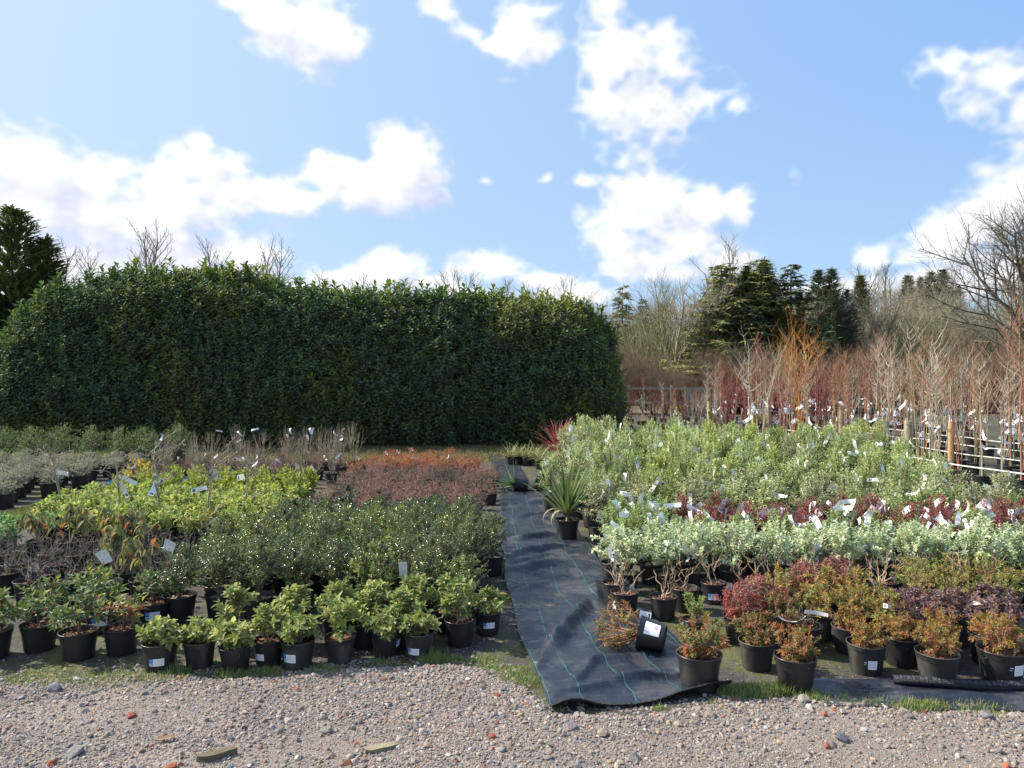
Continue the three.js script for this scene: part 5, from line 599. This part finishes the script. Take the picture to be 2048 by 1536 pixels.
// ---------- the laurel hedge ----------
{
  const xEnd = 2.72, xStart = -12.4;
  const top0 = poly([[-12.4, 1.9], [-11.9, 2.5], [-11.4, 2.95], [-10.8, 3.35], [-10, 3.62], [-8.8, 3.8], [-7.2, 3.86], [-6.3, 3.8], [-5.8, 3.62], [-5.5, 3.45], [-5.2, 3.4], [-3, 3.34], [-1.4, 3.28], [0, 3.24], [1.2, 3.18], [1.8, 3.1], [2.72, 2.85]]);
  const frontD = (x) => 16.9 + 0.03 * (x + 6) + (x > -1.35 ? 0.2 : 0) + 0.3 * (fbm3(x * 0.5, 3, 9, 2) - 0.5);
  const hull = (x, s, inset = 0) => {                                  // s: 0 at the foot of the front, 1 front shoulder, 2 back edge of the top
    const e = clamp((x - (xEnd - 1.5)) / 1.5), l = clamp((xStart + 1.2 - x) / 1.2), round = 1 - Math.sqrt(Math.max(0, 1 - e * e)), H = top0(x) - inset * 0.35 - 0.9 * round * 0.9, f = frontD(x) + inset + 1.7 * round + 1.5 * (1 - Math.sqrt(Math.max(0, 1 - l * l))), R = 0.8;
    if (s <= 1) { const y = s * (H - R), bulge = 0.25 * Math.sin(Math.PI * clamp(y / (H - R))) ; return [y, f - bulge + 0.12, V(0, 0.1, 1)]; }
    const t = s - 1, q = Math.min(1, t / 0.5); if (t < 0.5) { const A = q * Math.PI / 2; return [H - R + Math.sin(A) * R, f + 0.12 + (1 - Math.cos(A)) * R * 1.1, V(0, Math.sin(A), Math.cos(A))]; }
    return [H, f + 1.0 + (t - 0.5) * 2 * 4.6, V(0, 1, 0)];
  };
  const shoot = (seed, L, n) => { const mb = new MB(), r = rng(seed); tube(mb, [V(0, -0.05, 0), V(0.01 * (r() - 0.5), L * 0.5, 0), V(0.015 * (r() - 0.5), L, 0)], 0.005, 0.003, 4, [0.8, 0.9, 0.5]); for (let k = 0; k < n; k++) { const t = k / (n - 1), a = k * 2.4 + r(), up = mix(0.35, 1.5, t * t); leaf(mb, V(0, mix(0.02, L, t), 0), V(Math.cos(a), up, Math.sin(a)), V(-Math.cos(a) * 0.6, 1, -Math.sin(a) * 0.6), mix(0.135, 0.095, t) * (0.85 + 0.3 * r()), 0.043, jitter([1, 1, 1], r, 0.14), 0, 0.2, 0.3); } return mb.geo(); };
  const shoots = [shoot(1, 0.22, 11), shoot(2, 0.28, 13), shoot(3, 0.17, 9)];
  const leafy = new THREE.MeshPhysicalMaterial({ vertexColors: true, side: THREE.DoubleSide, roughness: 0.95, transmission: 0.48, thickness: 0, clearcoat: 0.1, clearcoatRoughness: 0.35 });
  const cols = [[0.05, 0.105, 0.012], [0.072, 0.135, 0.013], [0.105, 0.155, 0.012], [0.04, 0.09, 0.013], [0.15, 0.19, 0.014]];
  const r = rng(77);
  [[xStart, -5.45, 'tall rounded left part of the dark green laurel hedge'], [-5.45, -1.33, 'middle part of the dark green laurel hedge, up to the narrow gap'], [-1.27, xEnd, 'right part of the laurel hedge ending in a rounded sunlit shoulder']].forEach(([a, b, label], part) => {
    const g = thing('laurel_hedge', label, 'hedge'), lists = [[], [], []];
    const cm = new MB(), nx = Math.round((b - a) * 4), ns = 14; for (let i = 0; i <= nx; i++) for (let j = 0; j <= ns; j++) { const x = mix(a, b + (part < 2 ? 0.12 : 0), i / nx), [y, d] = hull(x, j / ns * 2, 0.22); cm.v(x, y, -d, [1, 1, 1]); } for (let i = 0; i < nx; i++) for (let j = 0; j < ns; j++) { const q = i * (ns + 1) + j; cm.f(q, q + ns + 1, q + 1); cm.f(q + 1, q + ns + 1, q + ns + 2); }
    const cg = mesh('inner_branches', cm.geo(), new THREE.MeshStandardMaterial({ color: rgb(0.11, 0.09, 0.055), roughness: 1, side: THREE.DoubleSide }), g);
    const N = Math.round((b - a) * 640);
    for (let k = 0; k < N; k++) {
      const x = mix(a, b, r()), q = r(), s = q < 0.62 ? Math.pow(r(), 0.9) : q < 0.9 ? 0.96 + 0.56 * r() : 1.5 + 0.2 * r(), [y, d, nrm] = hull(x, s), e = clamp((x - (xEnd - 1.5)) / 1.5);
      const n = V(nrm.x + 1.2 * e * e * (s < 1.4 ? 1 : 0.5), nrm.y, nrm.z * (1 - 0.5 * e)).normalize(), lift = 0.75 + 0.6 * r(), dir = V(n.x * 0.8 + (r() - 0.5) * 0.7, n.y * 0.5 + lift, n.z * 0.75 + (r() - 0.5) * 0.5).normalize(), clump = fbm3(x * 1.5, y * 1.1, 4 + 2 * s, 3), dep = 0.5 * (clump - 0.5) + 0.14 * (r() - 0.6);
      const t = fbm3(x * 0.8 + 7, y * 0.7, 2, 2), c = jitter(cols[Math.floor(clamp(t * 2.2 - 0.6 + (r() - 0.5) * 0.7, 0, 0.999) * 5)], r, 0.2), sc = (0.85 + 0.6 * r()) * (s > 1.3 && r() < 0.35 ? 1.45 : 1);
      const Q = new THREE.Quaternion().setFromUnitVectors(V(0, 1, 0), dir).multiply(new THREE.Quaternion().setFromAxisAngle(V(0, 1, 0), r() * 6.28));
      lists[k % 3].push([new THREE.Matrix4().compose(V(x + n.x * dep, Math.max(0.05, y) + n.y * dep * 0.6, -d + n.z * dep), Q, V(sc, sc, sc)), rgb(...c)]);
    }
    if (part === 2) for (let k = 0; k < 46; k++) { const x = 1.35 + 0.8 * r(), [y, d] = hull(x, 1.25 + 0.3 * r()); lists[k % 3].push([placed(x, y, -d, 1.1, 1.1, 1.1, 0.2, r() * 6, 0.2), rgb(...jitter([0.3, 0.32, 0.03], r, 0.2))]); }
    lists.forEach((l, k) => copies('foliage', shoots[k], leafy, l, g));
  });
}

// ---------- trees beyond ----------
function bareTree(seed, o) {
  const r = rng(seed), mb = new MB(), tr = new MB(), kids = o.kids;
  const go = (p, d, L, w, lev) => {
    const n = lev === 0 ? 7 : lev === 1 ? 5 : 3, pts = [p.clone()], dir = d.clone(); for (let k = 0; k < n; k++) { dir.x += (r() - 0.5) * o.wander; dir.z += (r() - 0.5) * o.wander; dir.y += (r() - 0.5) * o.wander * 0.6 + (lev ? o.rise : 0.05); dir.normalize(); pts.push(pts[k].clone().addScaledVector(dir, L / n)); }
    tube(lev ? mb : tr, pts, w, lev >= kids.length ? w * 0.5 : w * 0.42, lev === 0 ? 8 : lev === 1 ? 6 : lev === 2 ? 4 : 3, jitter(o.bark, r, 0.18));
    if (lev >= kids.length) return; const m = Math.round(kids[lev] * (0.75 + 0.5 * r()));
    for (let k = 0; k < m; k++) { const t = mix(lev === 0 ? o.clear : 0.25, 1, Math.pow((k + r()) / m, 0.85)), a = along(pts, t), b = along(pts, t - 0.05), tan = V().subVectors(a, b).normalize(), ph = k * 2.4 + r(), s = V().crossVectors(tan, V(0.2, 0.3, 1)).normalize(), u = V().crossVectors(s, tan), an = o.angle * (0.7 + 0.6 * r()), dd = V().addScaledVector(tan, Math.cos(an)).addScaledVector(s, Math.sin(an) * Math.cos(ph)).addScaledVector(u, Math.sin(an) * Math.sin(ph)).normalize(); go(a, dd, L * o.ratio * (0.7 + 0.6 * r()) * (lev === 0 ? 1.15 - 0.55 * t : 1), w * mix(0.62, 0.36, t) * (lev === 0 ? 0.8 : 0.95), lev + 1); }
  };
  for (let m = 0; m < (o.stems ?? 1); m++) { const a = r() * 6.28, q = (o.stems ?? 1) > 1 ? 0.35 : 0.05; go(V(Math.cos(a) * q * 0.5, -0.1, Math.sin(a) * q * 0.5), V(Math.cos(a) * q, 1, Math.sin(a) * q).normalize(), o.H * (0.72 + 0.1 * r()), o.w / Math.sqrt(o.stems ?? 1), 0); }
  return [tr.geo(), mb.geo()];
}
const bareShapes = {};
function bare(key, x, d, s, label, group, sy = 1) { const [t, c] = bareShapes[key](); const o = thing(key === 'brush' ? 'leafless_scrub' : 'bare_tree', label, key === 'brush' ? 'shrub' : 'tree', x, d, group); mesh('trunk', t, M.wood, o); mesh('crown', c, M.wood, o); o.position.y = -0.05; o.scale.set(s, s * sy, s); o.rotation.y = (x * 7.3 + d) % 6.28; return o; }
function shape(key, ...a) { let g = null; bareShapes[key] = () => g ??= bareTree(...a); }
shape('oak', 11, { H: 10.5, w: 0.3, kids: [12, 7, 5, 4], wander: 0.28, rise: 0.08, clear: 0.16, angle: 0.75, ratio: 0.56, bark: [0.13, 0.115, 0.09] });
shape('ash', 12, { H: 10, w: 0.13, kids: [14, 7, 5, 3], wander: 0.2, rise: 0.1, clear: 0.25, angle: 0.6, ratio: 0.42, bark: [0.17, 0.15, 0.115] });
shape('birch', 13, { H: 9, w: 0.06, kids: [34, 8, 5, 3], wander: 0.14, rise: 0.07, clear: 0.3, angle: 0.6, ratio: 0.23, bark: [0.24, 0.215, 0.19] });
shape('thicket', 14, { H: 7, w: 0.17, stems: 7, kids: [10, 8, 5], wander: 0.25, rise: 0.07, clear: 0.12, angle: 0.6, ratio: 0.42, bark: [0.27, 0.25, 0.14] });
shape('sallow', 15, { H: 6.6, w: 0.17, stems: 8, kids: [10, 8, 5], wander: 0.22, rise: 0.12, clear: 0.1, angle: 0.55, ratio: 0.45, bark: [0.29, 0.275, 0.18] });
shape('olive', 18, { H: 6.8, w: 0.15, stems: 6, kids: [11, 8, 5], wander: 0.3, rise: 0.05, clear: 0.1, angle: 0.7, ratio: 0.42, bark: [0.23, 0.22, 0.11] });
shape('dusk', 19, { H: 6.4, w: 0.15, stems: 6, kids: [10, 8, 5], wander: 0.26, rise: 0.09, clear: 0.12, angle: 0.6, ratio: 0.43, bark: [0.15, 0.13, 0.095] });
shape('pale', 16, { H: 8.5, w: 0.15, stems: 2, kids: [14, 8, 6], wander: 0.24, rise: 0.08, clear: 0.2, angle: 0.6, ratio: 0.42, bark: [0.3, 0.26, 0.2] });
shape('brush', 17, { H: 3.2, w: 0.09, stems: 9, kids: [9, 7, 4], wander: 0.25, rise: 0.07, clear: 0.08, angle: 0.65, ratio: 0.5, bark: [0.17, 0.12, 0.075] });

function spruce(seed, o) {
  const r = rng(seed), t = new MB(), f = new MB(); tube(t, [V(0, -0.1, 0), V(0, o.H * 0.5, 0), V(0, o.H, 0)], o.H * 0.018, 0.015, 7, [0.16, 0.12, 0.08]);
  const whorls = Math.round(o.H * 6.5);
  for (let k = 0; k < whorls; k++) { const v = k / whorls, y = o.H * mix(o.skirt ?? 0.05, 0.985, v), R = o.R * Math.pow(1 - v, 0.85) * (0.6 + 0.65 * r()) + 0.1, n = 5 + Math.floor(3 * r()), y0 = y; for (let j = 0; j < n; j++) { const y = y0 + (r() - 0.5) * 0.9, a = j / n * 6.28 + k * 1.3 + 0.4 * r(), L = R * (0.75 + 0.4 * r()), steps = Math.max(2, Math.round(L / 0.2)); const pts = []; for (let q = 0; q <= steps; q++) { const u = q / steps; pts.push(V(Math.cos(a) * L * u, y + 0.12 * L * u - o.sag * L * u * u + (u > 0.8 ? 0.06 * L : 0) * (u - 0.8) * 5, Math.sin(a) * L * u)); } if (L > 0.5) tube(t, pts, 0.015, 0.006, 3, [0.15, 0.11, 0.07]); const tone = pick(o.cols, r); for (let q = 1; q <= steps; q++) for (const side of [-1.1, -0.5, 0, 0.5, 1.1]) { const p = pts[q], dir = V(Math.cos(a + side), 0.4 - 0.8 * r(), Math.sin(a + side)); leaf(f, p, dir, V(1.4 * (r() - 0.5), 1, 1.4 * (r() - 0.5)), (0.17 + 0.17 * r()) * (o.tuft ?? 1), 0.11 * (o.tuft ?? 1), jitter(tone, r, 0.22), SPRAY, 0.3, -0.2); } } }
  return [t.geo(), f.geo()];
}
function cypress(seed, o) {                                           // dense upswept sprays on leaning leaders
  const r = rng(seed), t = new MB(), f = new MB();
  for (let m = 0; m < o.lead; m++) {
    const a = m * 2.4 + r(), q = m ? o.R * 0.5 * (0.5 + 0.6 * r()) : 0, h = o.H * (m ? 0.62 + 0.3 * r() : 1), lean = V(Math.cos(a) * q, h, Math.sin(a) * q), ax = bez(V(Math.cos(a) * q * 0.15, -0.1, Math.sin(a) * q * 0.15), V(Math.cos(a) * q * 0.9, h * 0.5, Math.sin(a) * q * 0.9), lean, 8); tube(t, ax, 0.09, 0.01, 6, [0.14, 0.1, 0.07]);
    const n = Math.round(o.n / o.lead * (m ? 0.8 : 1.6)); for (let k = 0; k < n; k++) { const v = Math.pow(r(), 0.8), p = along(ax, mix(0.06, 1, v)), R = o.R * (m ? 0.55 : 0.85) * Math.pow(1 - v, o.taper ?? 1.0) * (0.75 + 0.5 * fbm3(Math.floor(v * 9) + m * 7, seed, 3, 1)), b = r() * 6.28, w = R * Math.pow(r(), o.fill ?? 0.35), o2 = V(p.x + Math.cos(b) * w, p.y + 0.15 * w, p.z + Math.sin(b) * w), dir = V(Math.cos(b) * 0.75, 0.55 + 0.6 * r(), Math.sin(b) * 0.75); leaf(f, o2, dir, V(-Math.cos(b), 0.9, -Math.sin(b)), (0.34 + 0.3 * r()) * (o.tuft ?? 1) * mix(1, 0.5, v), 0.2 * (o.tuft ?? 1) * mix(1, 0.5, v), jitter(pick(o.cols, r), r, 0.25), SPRAY, 0.25, 0.25); }
    for (let k = 0; k < 8; k++) leaf(f, along(ax, 0.93 + 0.07 * r()), V((r() - 0.5) * 0.5, 1, (r() - 0.5) * 0.5), V(1, 0.1, r()), 0.3, 0.1, jitter(pick(o.cols, r), r, 0.2), SPRAY, 0.1);
  }
  return [t.geo(), f.geo()];
}
const conShapes = {};
function conifer(name, key, make, x, d, s, label, group, sy = 1) { const [t, f] = conShapes[key] ??= make(); const g = thing(name, label, 'conifer', x, d, group); mesh('trunk', t, M.wood, g); mesh('crown', f, M.needle, g); const fat = key === 'big' ? 1.2 : key === 'cy2' || key === 'cy4' ? 1.7 : d < 37 ? 1.55 : 1.0; g.scale.set(s * fat, s * sy, s * fat); g.rotation.y = (x * 3.1 + d) % 6.28; return g; }
const G1 = [[0.18, 0.2, 0.035], [0.21, 0.22, 0.035], [0.14, 0.175, 0.035], [0.24, 0.24, 0.04]], G2 = [[0.085, 0.13, 0.035], [0.12, 0.165, 0.04], [0.07, 0.11, 0.035]], G3 = [[0.1, 0.14, 0.08], [0.13, 0.17, 0.09], [0.08, 0.12, 0.07]], G4 = [[0.2, 0.2, 0.09], [0.16, 0.17, 0.08]];
const sp1 = () => spruce(21, { H: 7.5, R: 2.1, sag: 0.12, cols: G1 }), sp2 = () => spruce(22, { H: 7.5, R: 2.0, sag: 0.15, cols: G2 }), sp3 = () => spruce(23, { H: 7, R: 2.2, sag: 0.3, cols: G4 });
const cy1 = () => cypress(31, { H: 6.9, R: 2.3, lead: 9, n: 17000, fill: 0.6, taper: 0.62, cols: G2, tuft: 1.0 }), cy2 = () => cypress(32, { H: 8, R: 2.1, lead: 4, n: 5200, cols: G3, tuft: 0.8 }), cy3 = () => cypress(33, { H: 7.5, R: 1.9, lead: 3, n: 4200, cols: G2, tuft: 0.8 }), cy4 = () => cypress(34, { H: 7.5, R: 1.5, lead: 2, n: 3400, cols: G4, tuft: 0.8 });
conifer('cypress_tree', 'big', cy1, -13.9, 20.6, 0.9, 'dark cypress with ragged leaders at the left edge behind the hedge');
conifer('spruce_tree', 'sp1', sp1, 9.95, 35.2, 0.92, 'yellowish green spruce at the left of the conifer group'); conifer('spruce_tree', 'sp2', sp2, 10.6, 36.6, 0.94, 'dark spruce directly behind the yellowish one'); conifer('cypress_tree', 'cy3', cy3, 11.5, 36.4, 0.93, 'broad green conifer in the middle of the conifer group', undefined, 1.0); conifer('spruce_tree', 'sp1', sp1, 12.15, 36.2, 0.93, 'green spruce with thin leader right of the broad conifer', undefined, 1.04); conifer('cypress_tree', 'cy4', cy4, 12.9, 38, 1.0, 'brownish green conifer in the right half of the conifer group'); conifer('spruce_tree', 'sp2', sp2, 13.55, 36, 0.9, 'dark spruce with a thin tip at the right end of the conifer group', undefined, 1.03); conifer('spruce_tree', 'sp2', sp2, 11.2, 34.2, 0.62, 'short dark spruce in front of the conifer group'); conifer('cypress_tree', 'cy3', cy3, 12.5, 34.6, 0.66, 'low dark conifer filling the foot of the conifer group');
conifer('cypress_tree', 'cy2', cy2, 18.2, 44, 0.98, 'twin topped dark cypress right of the conifer group'); conifer('cypress_tree', 'cy2', cy2, 19.2, 44.5, 1.0, 'second top of the twin cypress right of the conifer group'); conifer('cypress_tree', 'cy4', cy4, 25.4, 54, 1.18, 'narrow pointed cypress standing alone above the grey thicket');
conifer('cypress_tree', 'cy4', cy4, 38.5, 72, 1.5, 'left pointed cypress of the far group at the right'); conifer('cypress_tree', 'cy3', cy3, 40.2, 73, 1.5, 'slim far cypress between two pointed ones'); conifer('cypress_tree', 'cy2', cy2, 44.2, 76, 1.55, 'tall bluish far cypress with twin top at the right'); conifer('cypress_tree', 'cy2', cy2, 42.4, 75, 1.5, 'broad bluish far cypress beside the twin top');
conifer('spruce_tree', 'sp3', sp3, 6.4, 43, 0.98, 'greyish spruce rising behind twigs right of the hedge'); conifer('spruce_tree', 'sp2', sp2, 7.6, 43, 0.8, 'short dark spruce behind twigs, second right of the hedge'); conifer('spruce_tree', 'sp2', sp2, 8.9, 43.5, 0.78, 'dark spruce behind the forked pale tree');
bare('oak', 26.2, 37.5, 0.96, 'large spreading leafless tree at the right edge');
bare('pale', 8.2, 36, 0.85, 'forked pale barked leafless tree between hedge and conifers'); bare('birch', 9.3, 37, 1.0, 'slim leafless tree left of the conifer group');
{
  const W = 'leafless woodland trees beyond the rows', r = rng(41);
  for (let x = 4.2; x < 12; x += 0.55) bare(pick(['thicket', 'olive', 'ash', 'dusk', 'thicket'], r), x + r(), 37.5 + 12 * r(), 0.8 + 0.28 * r(), 'leafless tree in the thicket right of the hedge', 'leafless trees right of the hedge');
  for (let x = 14.6; x < 37; x += 0.7) bare(pick(['thicket', 'sallow', 'olive', 'dusk', 'pale'], r), x + r(), 42 + 11 * r(), 0.84 + 0.26 * r(), 'leafless grey green tree in the thicket right of the conifers', W);
  for (let x = 18; x < 46; x += 1.5) bare(pick(['ash', 'sallow', 'ash', 'thicket'], r), x + r() * 2, 55 + 9 * r(), 1.08 + 0.2 * r(), 'tall leafless tree rising behind the grey thicket', 'tall leafless trees behind the thicket');
  for (let x = 3.6; x < 26; x += 0.55) bare('brush', x + r(), 31.6 + 2.2 * r(), 0.6 + 0.4 * r(), 'low brown leafless scrub behind the far fence', 'low scrub behind the fence');
  for (const [x, d, s] of [[-29, 46, 1.38], [-26.8, 50, 1.42], [-23.8, 46, 1.56], [-22.3, 46, 1.5], [-25.2, 47, 1.36]]) bare('birch', x, d, s * 0.98, { '-29': 'leafless spreading tree nearest the left cypress above the hedge', '-26.8': 'short leafless tree between two taller ones above the hedge', '-23.8': 'tallest leafless tree above the left part of the hedge', '-22.3': 'leafless tree right beside the tallest one above the hedge', '-25.2': 'faint leafless tree left of the tallest one above the hedge' }[x]);
  for (const x of [-19.5, -18.2, -17, -16.2]) bare('birch', x, 47, 1.36 + 0.06 * Math.sin(x), 'small leafless tree top showing over the tallest part of the hedge', 'small tree tops over the hedge');
  for (let x = -15.5; x < 5; x += 1.6) bare(pick(['birch', 'ash'], r), x + r(), 50 + 6 * r(), 0.93 + 0.1 * r(), 'leafless tree whose twig tips show over the lower hedge', 'twig tips over the lower hedge');
}
renderer.render(scene, camera);
